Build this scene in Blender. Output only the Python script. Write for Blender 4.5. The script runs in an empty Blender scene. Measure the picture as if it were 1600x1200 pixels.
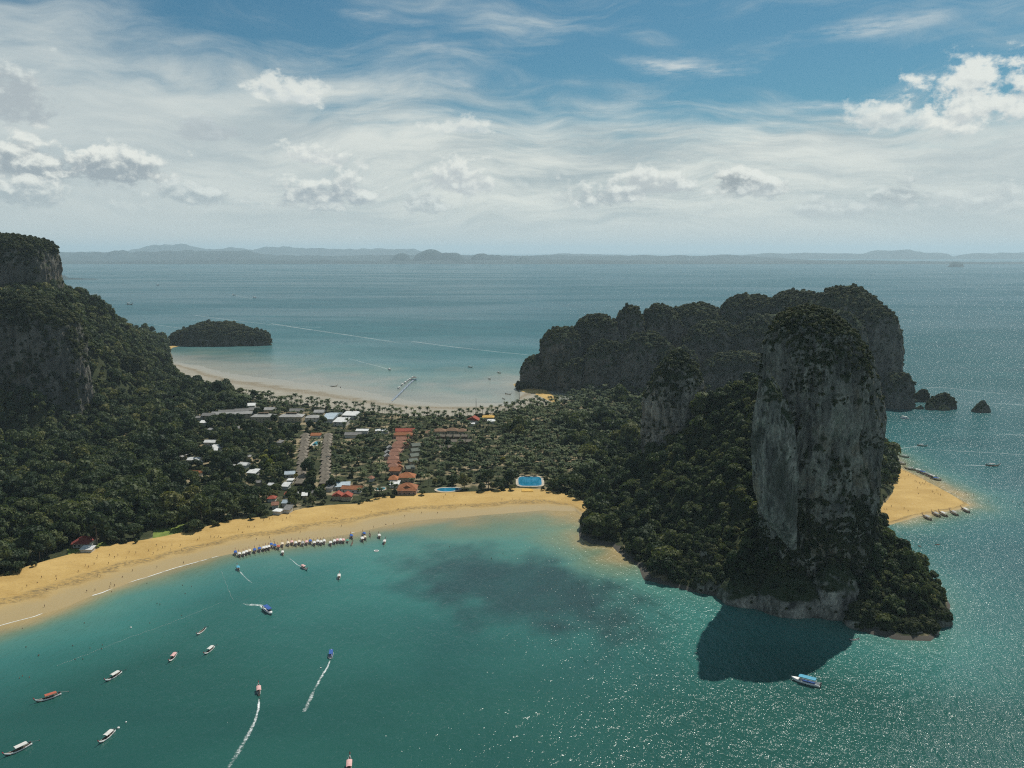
import bpy, bmesh, math, random
import numpy as np
from mathutils import Vector, Matrix

random.seed(7)
RNG = np.random.default_rng(11)
S = bpy.context.scene
COL = S.collection

# ------------------------------------------------------------------ camera, sun, sky, exposure
CAM_H = 230.0
F = 1294.0                    # focal length in photo pixels (photo 1600 x 1200)
PITCH = math.atan(207.0 / F)
SUN_EL = math.radians(56.5)
SUN_AZ = math.radians(32.0)   # from +Y towards +X
SUN_STRENGTH = 4.4
SKY_STRENGTH = 0.105
EXPOSURE = 0.10
HAZE_DENSITY = 3.5e-5

cam_d = bpy.data.cameras.new('camera')
cam = bpy.data.objects.new('camera', cam_d)
COL.objects.link(cam)
cam.location = (0, 0, CAM_H)
cam.rotation_euler = (math.pi / 2 - PITCH, 0, 0)
cam_d.sensor_width = 36.0
cam_d.lens = 36.0 * F / 1600.0
cam_d.clip_start = 1.0
cam_d.clip_end = 150000.0
S.camera = cam

sun_d = bpy.data.lights.new('sun', 'SUN')
sun = bpy.data.objects.new('sun', sun_d)
COL.objects.link(sun)
sun_d.energy = SUN_STRENGTH
sun_d.angle = math.radians(0.5)
sun_d.color = (1.0, 0.95, 0.86)
SUN_DIR = Vector((math.sin(SUN_AZ) * math.cos(SUN_EL), math.cos(SUN_AZ) * math.cos(SUN_EL), math.sin(SUN_EL)))
sun.rotation_euler = (-SUN_DIR).to_track_quat('-Z', 'Y').to_euler()
sun.location = (300, 500, 900)

S.view_settings.view_transform = 'Standard'
S.view_settings.look = 'None'
S.view_settings.gamma = 1.0
S.view_settings.use_curve_mapping = False
S.view_settings.exposure = EXPOSURE
S.render.engine = 'CYCLES'
S.cycles.max_bounces = 6
S.cycles.diffuse_bounces = 2
S.cycles.glossy_bounces = 2
S.cycles.transparent_max_bounces = 6
S.cycles.volume_bounces = 1
S.cycles.use_denoising = False
S.cycles.filter_width = 1.15
S.cycles.sample_clamp_indirect = 4.0
S.cycles.sample_clamp_direct = 5.0

COSP, SINP = math.cos(PITCH), math.sin(PITCH)

def ray(px, py):
    u = (px - 800.0) / F
    v = (600.0 - py) / F
    return np.array([u, COSP + v * SINP, -SINP + v * COSP])

def at(px, py, z=0.0):
    """point on the level z that the photograph shows at this pixel"""
    r = ray(px, py)
    t = (z - CAM_H) / r[2]
    return np.array([r[0] * t, r[1] * t, z])

def atY(px, py, Y):
    """point at distance Y seen at this pixel"""
    r = ray(px, py)
    t = Y / r[1]
    return np.array([r[0] * t, Y, CAM_H + r[2] * t])

def proj(P):
    """world points (N,3) to photo pixels"""
    P = np.atleast_2d(P)
    d = P[:, 1] * COSP - (P[:, 2] - CAM_H) * SINP
    up = P[:, 1] * SINP + (P[:, 2] - CAM_H) * COSP
    return np.stack([800 + F * P[:, 0] / d, 600 - F * up / d, d], 1)

# ------------------------------------------------------------------ node helpers
class N:
    """small wrapper that makes nodes and links in one call"""
    def __init__(self, tree):
        self.t = tree
    def new(self, kind, **kw):
        n = self.t.nodes.new(kind)
        for k, v in kw.items():
            setattr(n, k, v)
        return n
    def link(self, a, b):
        self.t.links.new(a, b)
    def _in(self, sock, v):
        if hasattr(v, 'is_output') or isinstance(v, bpy.types.NodeSocket):
            self.link(v, sock)
        elif v is not None:
            if isinstance(v, (int, float)) and sock.type in ('VECTOR', 'RGBA'):
                v = (v,) * (4 if sock.type == 'RGBA' else 3)
            if sock.type == 'RGBA' and len(v) == 3:
                v = (*v, 1.0)
            sock.default_value = v
    def math(self, op, a, b=None, c=None, clamp=False):
        n = self.new('ShaderNodeMath', operation=op, use_clamp=clamp)
        for i, v in enumerate((a, b, c)):
            if v is not None:
                self._in(n.inputs[i], v)
        return n.outputs[0]
    def vmath(self, op, a, b=None):
        n = self.new('ShaderNodeVectorMath', operation=op)
        self._in(n.inputs[0], a)
        if b is not None:
            self._in(n.inputs[1], b)
        return n.outputs['Value'] if op in ('LENGTH', 'DOT_PRODUCT', 'DISTANCE') else n.outputs[0]
    def mix(self, f, a, b, blend='MIX'):
        n = self.new('ShaderNodeMix', data_type='RGBA', blend_type=blend)
        self._in(n.inputs[0], f)
        self._in(n.inputs[6], a)
        self._in(n.inputs[7], b)
        return n.outputs[2]
    def noise(self, vec, scale, detail=4.0, rough=0.55, dist=0.0, dims='3D', lac=2.0):
        n = self.new('ShaderNodeTexNoise', noise_dimensions=dims)
        if vec is not None:
            self.link(vec, n.inputs['Vector'])
        n.inputs['Scale'].default_value = scale
        n.inputs['Detail'].default_value = detail
        n.inputs['Roughness'].default_value = rough
        n.inputs['Distortion'].default_value = dist
        n.inputs['Lacunarity'].default_value = lac
        return n.outputs['Fac']
    def ramp(self, f, stops, interp='LINEAR'):
        n = self.new('ShaderNodeValToRGB')
        r = n.color_ramp
        r.interpolation = interp
        while len(r.elements) < len(stops):
            r.elements.new(0.5)
        for e, (p, c) in zip(r.elements, stops):
            e.position = p
            if isinstance(c, (int, float)):
                c = (c, c, c)
            e.color = (*c, 1.0)
        self._in(n.inputs[0], f)
        return n.outputs[0]
    def smooth(self, v, lo, hi, to0=0.0, to1=1.0):
        n = self.new('ShaderNodeMapRange', interpolation_type='SMOOTHSTEP')
        self._in(n.inputs[0], v)
        for i, x in zip((1, 2, 3, 4), (lo, hi, to0, to1)):
            self._in(n.inputs[i], x)
        return n.outputs[0]
    def scalev(self, vec, s, rot=(0, 0, 0), loc=(0, 0, 0)):
        n = self.new('ShaderNodeMapping')
        self.link(vec, n.inputs[0])
        n.inputs['Scale'].default_value = s
        n.inputs['Rotation'].default_value = rot
        n.inputs['Location'].default_value = loc
        return n.outputs[0]

def material(name):
    m = bpy.data.materials.new(name)
    m.use_nodes = True
    m.node_tree.nodes.clear()
    n = N(m.node_tree)
    out = n.new('ShaderNodeOutputMaterial')
    return m, n, out

def principled(n, out, color, rough=0.8, bump=None, bump_strength=0.5, bump_dist=1.0, spec=0.3, ior=1.45, metal=0.0):
    b = n.new('ShaderNodeBsdfPrincipled')
    n._in(b.inputs['Base Color'], color)
    n._in(b.inputs['Roughness'], rough)
    b.inputs['IOR'].default_value = ior
    b.inputs['Specular IOR Level'].default_value = spec
    b.inputs['Metallic'].default_value = metal
    if bump is not None:
        bp = n.new('ShaderNodeBump')
        bp.inputs['Strength'].default_value = bump_strength
        bp.inputs['Distance'].default_value = bump_dist
        n.link(bump, bp.inputs['Height'])
        n.link(bp.outputs[0], b.inputs['Normal'])
    if out is not None:
        n.link(b.outputs[0], out.inputs[0])
    return b

# ------------------------------------------------------------------ the sky: blue air, a cirrus veil, low cumulus
def sky_angles(px, py):
    r = ray(px, py)
    r = r / np.linalg.norm(r)
    return math.atan2(r[0], r[1]), math.asin(r[2])

def build_world():
    w = bpy.data.worlds.new('World')
    S.world = w
    w.use_nodes = True
    w.node_tree.nodes.clear()
    n = N(w.node_tree)
    out = n.new('ShaderNodeOutputWorld')
    bg = n.new('ShaderNodeBackground')
    bg.inputs['Strength'].default_value = SKY_STRENGTH
    n.link(bg.outputs[0], out.inputs[0])
    sky = n.new('ShaderNodeTexSky', sky_type='NISHITA')
    sky.sun_disc = False
    sky.sun_elevation = SUN_EL
    sky.sun_rotation = SUN_AZ
    sky.altitude = 200.0
    sky.air_density = 1.0
    sky.dust_density = 1.2
    sky.ozone_density = 1.6
    tc = n.new('ShaderNodeTexCoord')
    d = tc.outputs['Generated']
    sep = n.new('ShaderNodeSeparateXYZ')
    n.link(d, sep.inputs[0])
    X, Y, Z = sep.outputs
    el = n.math('MULTIPLY', n.math('ARCSINE', Z), 180 / math.pi)          # degrees
    az = n.math('MULTIPLY', n.math('ARCTAN2', X, Y), 180 / math.pi)
    elp = n.math('MAXIMUM', el, 0.0)
    cmb = n.new('ShaderNodeCombineXYZ')
    n.link(az, cmb.inputs[0]); n.link(el, cmb.inputs[1])
    AE = cmb.outputs[0]                                                  # (azimuth, elevation) in degrees
    zz = n.math('ADD', n.math('MAXIMUM', Z, 0.0), 0.09)
    cm2 = n.new('ShaderNodeCombineXYZ')
    n.link(n.math('DIVIDE', X, zz), cm2.inputs[0]); n.link(n.math('DIVIDE', Y, zz), cm2.inputs[1])
    PL = cm2.outputs[0]                                                  # flat cloud deck
    # blue air
    blue = n.mix(1.0, sky.outputs[0], (0.215, 0.46, 0.51), 'MULTIPLY')
    # cirrus veil
    warp = n.noise(n.scalev(AE, (0.05, 0.09, 1)), 1.0, 3, 0.5)
    wv = n.new('ShaderNodeCombineXYZ')
    n.link(n.math('MULTIPLY', warp, 9.0), wv.inputs[1])
    AEw = n.vmath('ADD', AE, wv.outputs[0])
    streak = n.noise(n.scalev(AEw, (0.045, 0.30, 1), rot=(0, 0, -0.12)), 1.0, 8, 0.60, 0.7)
    streak2 = n.noise(n.scalev(AEw, (0.16, 0.80, 1), rot=(0, 0, 0.16), loc=(3, 7, 0)), 1.0, 6, 0.6, 0.5)
    deck = n.noise(n.scalev(PL, (0.35, 0.8, 1), loc=(5.2, 1.3, 0)), 1.0, 6, 0.6, 0.6)
    veil_fine = n.math('ADD', n.math('MULTIPLY', streak, 0.62), n.math('MULTIPLY', streak2, 0.38))
    veil = n.math('ADD', n.math('MULTIPLY', veil_fine, 0.72), n.math('MULTIPLY', deck, 0.28))
    # more veil towards the horizon, thicker on the western (left) half
    tilt = n.math('ADD', el, n.math('MULTIPLY', n.math('SINE', n.math('MULTIPLY', n.math('ADD', az, 4.0), math.pi / 60)), 2.1))
    cover = n.math('ADD', n.smooth(tilt, 3.5, 13.2, 0.36, 0.0), n.smooth(el, 17, 40, 0.0, 0.06))  # extra veil high overhead, out of view, added as fill light for the shadows
    vd = n.smooth(n.math('ADD', veil, cover), 0.45, 0.76)
    vd = n.math('MULTIPLY', vd, n.smooth(el, 12, 45, 0.95, 0.85))
    vshade = n.smooth(n.noise(n.scalev(AEw, (0.08, 0.50, 1), loc=(1, 2, 0)), 1.0, 7, 0.66), 0.30, 0.66)
    warm = n.smooth(n.math('ABSOLUTE', n.math('SUBTRACT', az, 6.0)), 0, 40)    # brighter below the sun
    vcol = n.mix(vshade, (3.7, 4.35, 4.5), (7.0, 7.2, 6.65))
    vcol = n.mix(n.math('MULTIPLY', warm, 0.75), vcol, (4.7, 5.3, 5.4))
    col = n.mix(vd, blue, vcol)
    # explicit cirrus brush strokes
    def stroke(col, px, py, w, h, rot, amt, seed):
        a0, e0 = [math.degrees(v) for v in sky_angles(px, py)]
        q = n.vmath('SUBTRACT', AE, (a0, e0, 0))
        wob = n.noise(n.scalev(AE, (0.10, 0.35, 1), loc=(seed, seed * 2, 0)), 1.0, 5, 0.6)
        q2 = n.scalev(q, (1 / w, 1 / h, 1), rot=(0, 0, 0))
        rr = n.new('ShaderNodeVectorRotate', rotation_type='Z_AXIS')
        n.link(q, rr.inputs['Vector']); rr.inputs['Angle'].default_value = rot
        q2 = n.scalev(rr.outputs[0], (1 / w, 1 / h, 1))
        L = n.vmath('LENGTH', q2)
        dens = n.math('ADD', n.math('SUBTRACT', 0.75, L), n.math('MULTIPLY', n.math('SUBTRACT', wob, 0.5), 2.6))
        fil = n.noise(n.scalev(AE, (0.25, 1.6, 1), rot=(0, 0, rot), loc=(seed * 3, 1, 0)), 1.0, 5, 0.65)
        m = n.math('MULTIPLY', n.smooth(dens, 0.0, 0.9), n.smooth(fil, 0.30, 0.62))
        return n.mix(n.math('MULTIPLY', m, amt), col, (6.2, 6.5, 6.3))
    col = stroke(col, 1040, 105, 8.0, 1.1, 0.07, 0.85, 1.0)
    col = stroke(col, 720, 130, 5.0, 2.4, 0.6, 0.75, 2.0)
    col = stroke(col, 1360, 45, 8.0, 1.0, -0.05, 0.55, 3.0)
    col = stroke(col, 1290, 165, 4.5, 0.55, 0.05, 0.7, 4.0)
    col = stroke(col, 1470, 190, 6.0, 1.2, -0.04, 0.7, 9.0)
    col = stroke(col, 560, 20, 6.0, 0.7, 0.1, 0.5, 5.0)
    # cumulus, each a lumpy cell with a bright upper edge and a grey base
    def lumps(off):
        v = n.vmath('ADD', AE, off) if off else AE
        a_ = n.noise(n.scalev(v, (0.42, 0.62, 1)), 1.0, 2, 0.5, 0.1)
        b_ = n.noise(n.scalev(v, (1.1, 1.5, 1), loc=(4, 9, 0)), 1.0, 6, 0.62, 0.15)
        return n.math('ADD', n.math('MULTIPLY', a_, 0.55), n.math('MULTIPLY', b_, 0.45))
    lump = lumps(None)
    lump_up = lumps((0.22, 0.42, 0))
    def cumulus(col, px, py, w, h, white, grey, amt=1.0, bias=0.0):
        a0, e0 = [math.degrees(v) for v in sky_angles(px, py)]
        q = n.scalev(n.vmath('SUBTRACT', AE, (a0, e0, 0)), (0.72 / w, 0.72 / h, 1))
        sq = n.new('ShaderNodeSeparateXYZ'); n.link(q, sq.inputs[0])
        # flat below, domed above
        yb = n.math('MULTIPLY', sq.outputs[1], n.smooth(sq.outputs[1], -0.25, 0.05, 1.7, 0.95))
        L = n.math('SQRT', n.math('ADD', n.math('MULTIPLY', sq.outputs[0], sq.outputs[0]), n.math('MULTIPLY', yb, yb)))
        dens = n.math('ADD', n.math('SUBTRACT', 1.0, L), n.math('MULTIPLY', n.math('SUBTRACT', lump, 0.50), 4.0))
        m = n.smooth(dens, 0.05, 0.62)
        core = n.smooth(dens, 0.35, 1.5)
        lit = n.math('ADD', n.math('MULTIPLY', n.math('SUBTRACT', lump, lump_up), 4.2), n.math('ADD', n.math('MULTIPLY', sq.outputs[1], 0.62), 0.30 + bias))
        lit = n.math('SUBTRACT', lit, n.math('MULTIPLY', core, 0.22))
        c = n.mix(n.smooth(lit, 0.0, 0.95), grey, white)
        return n.mix(n.math('MULTIPLY', m, amt), col, c)
    W, G = (7.3, 7.5, 7.0), (3.3, 3.9, 4.15)
    WG = (6.6, 7.0, 6.7)
    col = cumulus(col, 10, 150, 2.4, 2.0, WG, (3.4, 3.9, 4.2), 0.75, -0.3)
    col = cumulus(col, 60, 262, 3.4, 1.4, W, (2.9, 3.4, 3.7), 0.92)
    col = cumulus(col, 175, 272, 3.4, 1.4, W, (2.9, 3.4, 3.7), 0.92)
    col = cumulus(col, 30, 305, 3.0, 1.1, W, G, 0.9)
    col = cumulus(col, 300, 306, 2.5, 0.9, WG, G, 0.75)
    col = cumulus(col, 505, 308, 3.1, 1.25, W, (3.2, 3.7, 4.0), 0.95)
    col = cumulus(col, 494, 248, 1.8, 0.75, W, (4.8, 5.2, 5.3), 0.85, 0.1)
    col = cumulus(col, 715, 285, 2.6, 1.2, W, (4.6, 5.0, 5.1), 0.85)
    col = cumulus(col, 668, 318, 1.7, 0.8, WG, (3.3, 3.8, 4.0), 0.85)
    col = cumulus(col, 1010, 296, 3.0, 1.2, W, (4.2, 4.6, 4.7), 0.85)
    col = cumulus(col, 935, 310, 2.2, 0.9, W, (3.4, 3.9, 4.1), 0.85)
    col = cumulus(col, 1155, 284, 1.9, 1.15, W, (2.7, 3.1, 3.3), 0.92)
    col = cumulus(col, 1205, 296, 1.7, 0.7, W, (4.0, 4.4, 4.5), 0.8)
    col = cumulus(col, 1290, 330, 2.4, 0.7, WG, (3.6, 4.1, 4.3), 0.6)
    col = cumulus(col, 1412, 305, 1.9, 0.85, WG, (3.2, 3.7, 3.9), 0.75, -0.25)
    col = cumulus(col, 1550, 160, 4.0, 2.0, W, (5.2, 5.6, 5.6), 0.92, 0.3)
    col = cumulus(col, 1400, 190, 2.8, 1.0, W, (5.2, 5.6, 5.6), 0.7, 0.3)
    col = cumulus(col, 1530, 310, 2.6, 0.9, WG, (4.0, 4.5, 4.7), 0.55)
    col = cumulus(col, 335, 206, 1.9, 0.7, (4.8, 5.3, 5.5), (3.6, 4.1, 4.4), 0.55, -0.2)
    col = cumulus(col, 445, 148, 2.2, 0.9, W, (5.4, 5.9, 6.0), 0.75, 0.3)
    col = cumulus(col, 715, 200, 2.3, 0.6, W, (5.4, 5.9, 6.0), 0.6, 0.3)
    # other low cumulus all the way round
    band = n.math('MULTIPLY', n.smooth(el, 1.2, 3.0), n.smooth(el, 4.0, 7.0, 1.0, 0.0))
    far = n.smooth(n.math('ADD', lump, n.math('MULTIPLY', band, 0.16)), 0.62, 0.78)
    litf = n.smooth(n.math('ADD', n.math('MULTIPLY', n.math('SUBTRACT', lump, lump_up), 3.4), 0.4), 0.0, 0.9)
    outside = n.smooth(n.math('ABSOLUTE', az), 30, 40, 0.45, 0.95)
    col = n.mix(n.math('MULTIPLY', n.math('MULTIPLY', far, band), n.math('MULTIPLY', outside, 0.8)), col, n.mix(litf, (3.4, 4.0, 4.3), WG))
    # moist air just above the horizon
    col = n.mix(n.smooth(elp, 0.0, 4.2, 0.92, 0.0), col, (5.0, 5.5, 5.4))
    n.link(col, bg.inputs['Color'])
    w.cycles.sampling_method = 'MANUAL'
    w.cycles.sample_map_resolution = 512

build_world()

# ------------------------------------------------------------------ numpy noise
_perm = np.random.default_rng(5).permutation(256)
_perm = np.concatenate([_perm, _perm, _perm])
_grad = np.random.default_rng(6).normal(size=(256, 3))
_grad /= np.linalg.norm(_grad, axis=1, keepdims=True)

def perlin(P):
    P = np.asarray(P, float)
    i = np.floor(P).astype(int)
    f = P - i
    u = f * f * f * (f * (f * 6 - 15) + 10)
    i &= 255
    r = 0
    for dx in (0, 1):
        wx = u[:, 0] if dx else 1 - u[:, 0]
        for dy in (0, 1):
            wy = u[:, 1] if dy else 1 - u[:, 1]
            for dz in (0, 1):
                wz = u[:, 2] if dz else 1 - u[:, 2]
                h = _perm[_perm[_perm[(i[:, 0] + dx) & 255] + ((i[:, 1] + dy) & 255)] + ((i[:, 2] + dz) & 255)]
                g = _grad[h]
                r = r + wx * wy * wz * (g[:, 0] * (f[:, 0] - dx) + g[:, 1] * (f[:, 1] - dy) + g[:, 2] * (f[:, 2] - dz))
    return r * 1.6

def fbm(P, octaves=4, gain=0.5):
    P = np.asarray(P, float)
    r = np.zeros(len(P)); a = 1.0
    for k in range(octaves):
        r += a * perlin(P + 17.3 * k)
        P = P * 2.03; a *= gain
    return r

def fbm2(x, y, scale, octaves=4, off=0.0):
    sh = np.shape(x)
    P = np.stack([np.ravel(x) / scale + off, np.ravel(y) / scale - off, np.full(np.size(x), 0.5 + off)], 1)
    return fbm(P, octaves).reshape(sh)

# ------------------------------------------------------------------ object helpers
def mesh_obj(name, verts, faces, mat=None, parent=None, smooth=False, loc=None):
    me = bpy.data.meshes.new(name)
    verts = np.asarray(verts, np.float32)
    if isinstance(faces, np.ndarray):
        nf, k = faces.shape
        me.vertices.add(len(verts)); me.vertices.foreach_set('co', verts.ravel())
        me.loops.add(nf * k); me.loops.foreach_set('vertex_index', faces.astype(np.int32).ravel())
        me.polygons.add(nf)
        me.polygons.foreach_set('loop_start', np.arange(0, nf * k, k, dtype=np.int32))
        me.polygons.foreach_set('loop_total', np.full(nf, k, np.int32))
        me.update(calc_edges=True)
    else:
        me.from_pydata(verts.tolist(), [], faces)
        me.update()
    if smooth:
        me.polygons.foreach_set('use_smooth', np.ones(len(me.polygons), bool))
    if mat is not None:
        for m in (mat if isinstance(mat, (list, tuple)) else [mat]):
            me.materials.append(m)
    o = bpy.data.objects.new(name, me)
    COL.objects.link(o)
    if parent is not None:
        o.parent = parent
    if loc is not None:
        o.location = loc
    return o

def tag(o, label=None, cat=None, group=None, kind=None):
    for k, v in (('label', label), ('category', cat), ('group', group), ('kind', kind)):
        if v is not None:
            o[k] = v
    return o

def thing(name, label, cat, loc=(0, 0, 0), rz=0.0, group=None, scale=1.0):
    o = bpy.data.objects.new(name, None)
    o.empty_display_size = 1.0
    COL.objects.link(o)
    o.location = loc
    o.rotation_euler = (0, 0, rz)
    o.scale = (scale,) * 3
    return tag(o, label, cat, group)

def copy_tree(root, loc, rz, label=None, group=None, scale=None):
    r = root.copy(); COL.objects.link(r)
    r.location = loc; r.rotation_euler = (0, 0, rz)
    if scale is not None:
        r.scale = (scale,) * 3
    if label: r['label'] = label
    if group: r['group'] = group
    for ch in root.children:
        c = ch.copy(); COL.objects.link(c); c.parent = r
        for g in ch.children:
            d = g.copy(); COL.objects.link(d); d.parent = c
    return r

class MB:
    """collects shapes into one mesh"""
    def __init__(self):
        self.v, self.f, self.m = [], [], []
    def add(self, v, f, mi=0):
        o = len(self.v)
        self.v += [tuple(p) for p in v]
        self.f += [[i + o for i in q] for q in f]
        self.m += [mi] * len(f)
    def box(self, x0, x1, y0, y1, z0, z1, mi=0):
        self.add([(x0, y0, z0), (x1, y0, z0), (x1, y1, z0), (x0, y1, z0), (x0, y0, z1), (x1, y0, z1), (x1, y1, z1), (x0, y1, z1)],
                 [[3, 2, 1, 0], [4, 5, 6, 7], [0, 1, 5, 4], [1, 2, 6, 5], [2, 3, 7, 6], [3, 0, 4, 7]], mi)
    def tube(self, p0, p1, r0, r1=None, n=6, mi=0):
        r1 = r0 if r1 is None else r1
        p0, p1 = Vector(p0), Vector(p1)
        d = (p1 - p0).normalized()
        a = d.orthogonal().normalized(); b = d.cross(a)
        v = []
        for p, r in ((p0, r0), (p1, r1)):
            for k in range(n):
                t = 2 * math.pi * k / n
                v.append(p + a * (r * math.cos(t)) + b * (r * math.sin(t)))
        self.add(v, [[k, (k + 1) % n, n + (k + 1) % n, n + k] for k in range(n)] + [list(range(n))[::-1], list(range(n, 2 * n))], mi)
    def build(self, name, mat, parent=None, smooth=False):
        o = mesh_obj(name, self.v, self.f, mat, parent, smooth)
        if any(self.m):
            o.data.polygons.foreach_set('material_index', self.m)
        return o

# ------------------------------------------------------------------ materials of the setting
def mat_rock(name, lightness=1.0, vscale=1.0):
    m, n, out = material(name)
    geo = n.new('ShaderNodeNewGeometry')
    P = geo.outputs['Position']
    wv = n.new('ShaderNodeVectorMath', operation='MULTIPLY_ADD')
    wob = n.new('ShaderNodeTexNoise'); n.link(n.scalev(P, (0.05, 0.05, 0.05)), wob.inputs['Vector']); wob.inputs['Scale'].default_value = 1.0
    n.link(wob.outputs['Color'], wv.inputs[0]); wv.inputs[1].default_value = (14, 14, 14); n.link(P, wv.inputs[2])
    Q = wv.outputs[0]
    big = n.noise(n.scalev(Q, (0.03 * vscale, 0.03 * vscale, 0.016 * vscale)), 1.0, 6, 0.62, 0.6)
    streak = n.noise(n.scalev(Q, (0.16 * vscale, 0.16 * vscale, 0.030 * vscale)), 1.0, 7, 0.68, 0.5)
    mid = n.noise(n.scalev(Q, (0.09, 0.09, 0.05), loc=(7, 3, 1)), 1.0, 6, 0.66, 0.4)
    fine = n.noise(n.scalev(P, (0.7, 0.7, 0.4)), 1.0, 5, 0.68)
    st = n.math('ADD', n.math('MULTIPLY', streak, 0.5), n.math('MULTIPLY', mid, 0.5))
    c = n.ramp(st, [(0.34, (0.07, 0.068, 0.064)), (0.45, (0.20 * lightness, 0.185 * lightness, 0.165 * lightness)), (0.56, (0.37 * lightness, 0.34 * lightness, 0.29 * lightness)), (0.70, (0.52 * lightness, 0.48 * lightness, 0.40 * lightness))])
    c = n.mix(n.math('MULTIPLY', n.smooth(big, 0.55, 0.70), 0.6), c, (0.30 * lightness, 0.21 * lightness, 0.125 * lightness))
    c = n.mix(n.math('MULTIPLY', n.smooth(big, 0.50, 0.38), 0.8), c, (0.050, 0.056, 0.040))
    runs = n.noise(n.scalev(Q, (0.30, 0.30, 0.010), loc=(2, 5, 1)), 1.0, 4, 0.6, 0.3)
    c = n.mix(n.math('MULTIPLY', n.smooth(runs, 0.56, 0.66), n.smooth(mid, 0.62, 0.42)), c, (0.045, 0.043, 0.040))
    c = n.mix(n.smooth(fine, 0.35, 0.62, 0.55, 0.0), c, (0.06, 0.06, 0.05))
    # moss and creepers where the face leans back
    sep = n.new('ShaderNodeSeparateXYZ'); n.link(geo.outputs['Normal'], sep.inputs[0])
    g = n.math('ADD', sep.outputs[2], n.math('MULTIPLY', n.math('SUBTRACT', big, 0.5), 1.2))
    c = n.mix(n.smooth(g, 0.15, 0.5), c, (0.035, 0.048, 0.022))
    hgt = n.math('ADD', n.math('MULTIPLY', n.math('ADD', streak, mid), 2.0), n.math('MULTIPLY', fine, 1.1))
    principled(n, out, c, 0.93, hgt, 0.9, 1.2, spec=0.15)
    return m

def mat_foliage(name, stops, trans=0.28, sat=1.0):
    m, n, out = material(name)
    oi = n.new('ShaderNodeObjectInfo')
    geo = n.new('ShaderNodeNewGeometry')
    patch = n.noise(n.scalev(geo.outputs['Position'], (0.012, 0.012, 0.012)), 1.0, 3, 0.5)
    leaf = n.noise(n.scalev(geo.outputs['Position'], (0.9, 0.9, 0.9)), 1.0, 2, 0.6)
    f = n.math('ADD', n.math('MULTIPLY', oi.outputs['Random'], 0.55), n.math('MULTIPLY', n.math('SUBTRACT', patch, 0.25), 0.75))
    mr = n.new('ShaderNodeMapRange'); n.link(f, mr.inputs[0]); mr.inputs[1].default_value = 0.14; mr.inputs[2].default_value = 0.82
    c = n.ramp(mr.outputs[0], stops)
    c = n.mix(1.0, c, n.ramp(leaf, [(0.3, 0.62), (0.7, 1.35)]), 'MULTIPLY')
    b = principled(n, None, c, 0.62, spec=0.22)
    t = n.new('ShaderNodeBsdfTranslucent')
    n.link(n.mix(1.0, c, (1.15, 1.25, 0.6), 'MULTIPLY'), t.inputs['Color'])
    mx = n.new('ShaderNodeMixShader'); mx.inputs[0].default_value = trans
    n.link(b.outputs[0], mx.inputs[1]); n.link(t.outputs[0], mx.inputs[2])
    n.link(mx.outputs[0], out.inputs[0])
    return m

def mat_plain(name, color, rough=0.7, var=0.25, scale=0.8, spec=0.3, bump=0.0, metal=0.0):
    m, n, out = material(name)
    tc = n.new('ShaderNodeTexCoord')
    oi = n.new('ShaderNodeObjectInfo')
    v = n.new('ShaderNodeVectorMath', operation='ADD')
    n.link(tc.outputs['Object'], v.inputs[0]); n.link(oi.outputs['Location'], v.inputs[1])
    k = n.noise(v.outputs[0], scale, 4, 0.6)
    lo, hi = [c * (1 - var) for c in color], [min(1, c * (1 + var)) for c in color]
    c = n.ramp(k, [(0.3, lo), (0.7, hi)])
    principled(n, out, c, rough, k if bump else None, bump, 0.1, spec=spec, metal=metal)
    return m

def mat_roof(name, color, rib=1.6, metal=False):
    """tile or corrugated sheet courses run along the object's own axes"""
    m, n, out = material(name)
    tc = n.new('ShaderNodeTexCoord')
    oi = n.new('ShaderNodeObjectInfo')
    wv = n.new('ShaderNodeTexWave', bands_direction='X' if metal else 'Z')
    n.link(tc.outputs['Object'], wv.inputs[0]); wv.inputs['Scale'].default_value = rib
    wv.inputs['Distortion'].default_value = 0.6
    geo = n.new('ShaderNodeNewGeometry')
    k = n.noise(geo.outputs['Position'], 0.45, 5, 0.65)
    c = n.ramp(k, [(0.28, [x * 0.6 for x in color]), (0.55, color), (0.75, [min(1, x * 1.25) for x in color])])
    c = n.mix(n.math('MULTIPLY', wv.outputs['Fac'], 0.22), c, [x * 0.55 for x in color])
    c = n.mix(n.math('MULTIPLY', n.math('SUBTRACT', oi.outputs['Random'], 0.0), 0.35), c, [x * 0.62 for x in color])
    principled(n, out, c, 0.5 if metal else 0.85, wv.outputs['Fac'], 0.4, 0.05, spec=0.3)
    return m

M = {}
M['rock'] = mat_rock('limestone', 1.0)
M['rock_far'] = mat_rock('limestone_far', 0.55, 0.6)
M['rock_pale'] = mat_rock('pale_limestone', 1.2, 1.3)
M['leaf'] = mat_foliage('broad_leaves', [(0.0, (0.026, 0.043, 0.020)), (0.3, (0.042, 0.063, 0.027)), (0.55, (0.064, 0.085, 0.033)), (0.8, (0.096, 0.112, 0.042)), (1.0, (0.165, 0.155, 0.055))])
M['leaf_cliff'] = mat_foliage('cliff_leaves', [(0.0, (0.026, 0.038, 0.018)), (0.5, (0.052, 0.066, 0.028)), (1.0, (0.098, 0.100, 0.042))])
M['leaf_light'] = mat_foliage('yellow_green_leaves', [(0.0, (0.10, 0.13, 0.02)), (0.5, (0.20, 0.20, 0.025)), (1.0, (0.30, 0.24, 0.03))])
M['frond'] = mat_foliage('palm_fronds', [(0.0, (0.026, 0.048, 0.016)), (0.5, (0.052, 0.080, 0.024)), (1.0, (0.13, 0.145, 0.055))], 0.22)
M['bark'] = mat_plain('bark', (0.12, 0.10, 0.075), 0.9)
M['soil'] = mat_plain('soil', (0.042, 0.044, 0.024), 0.95, 0.5, 0.05)

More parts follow.
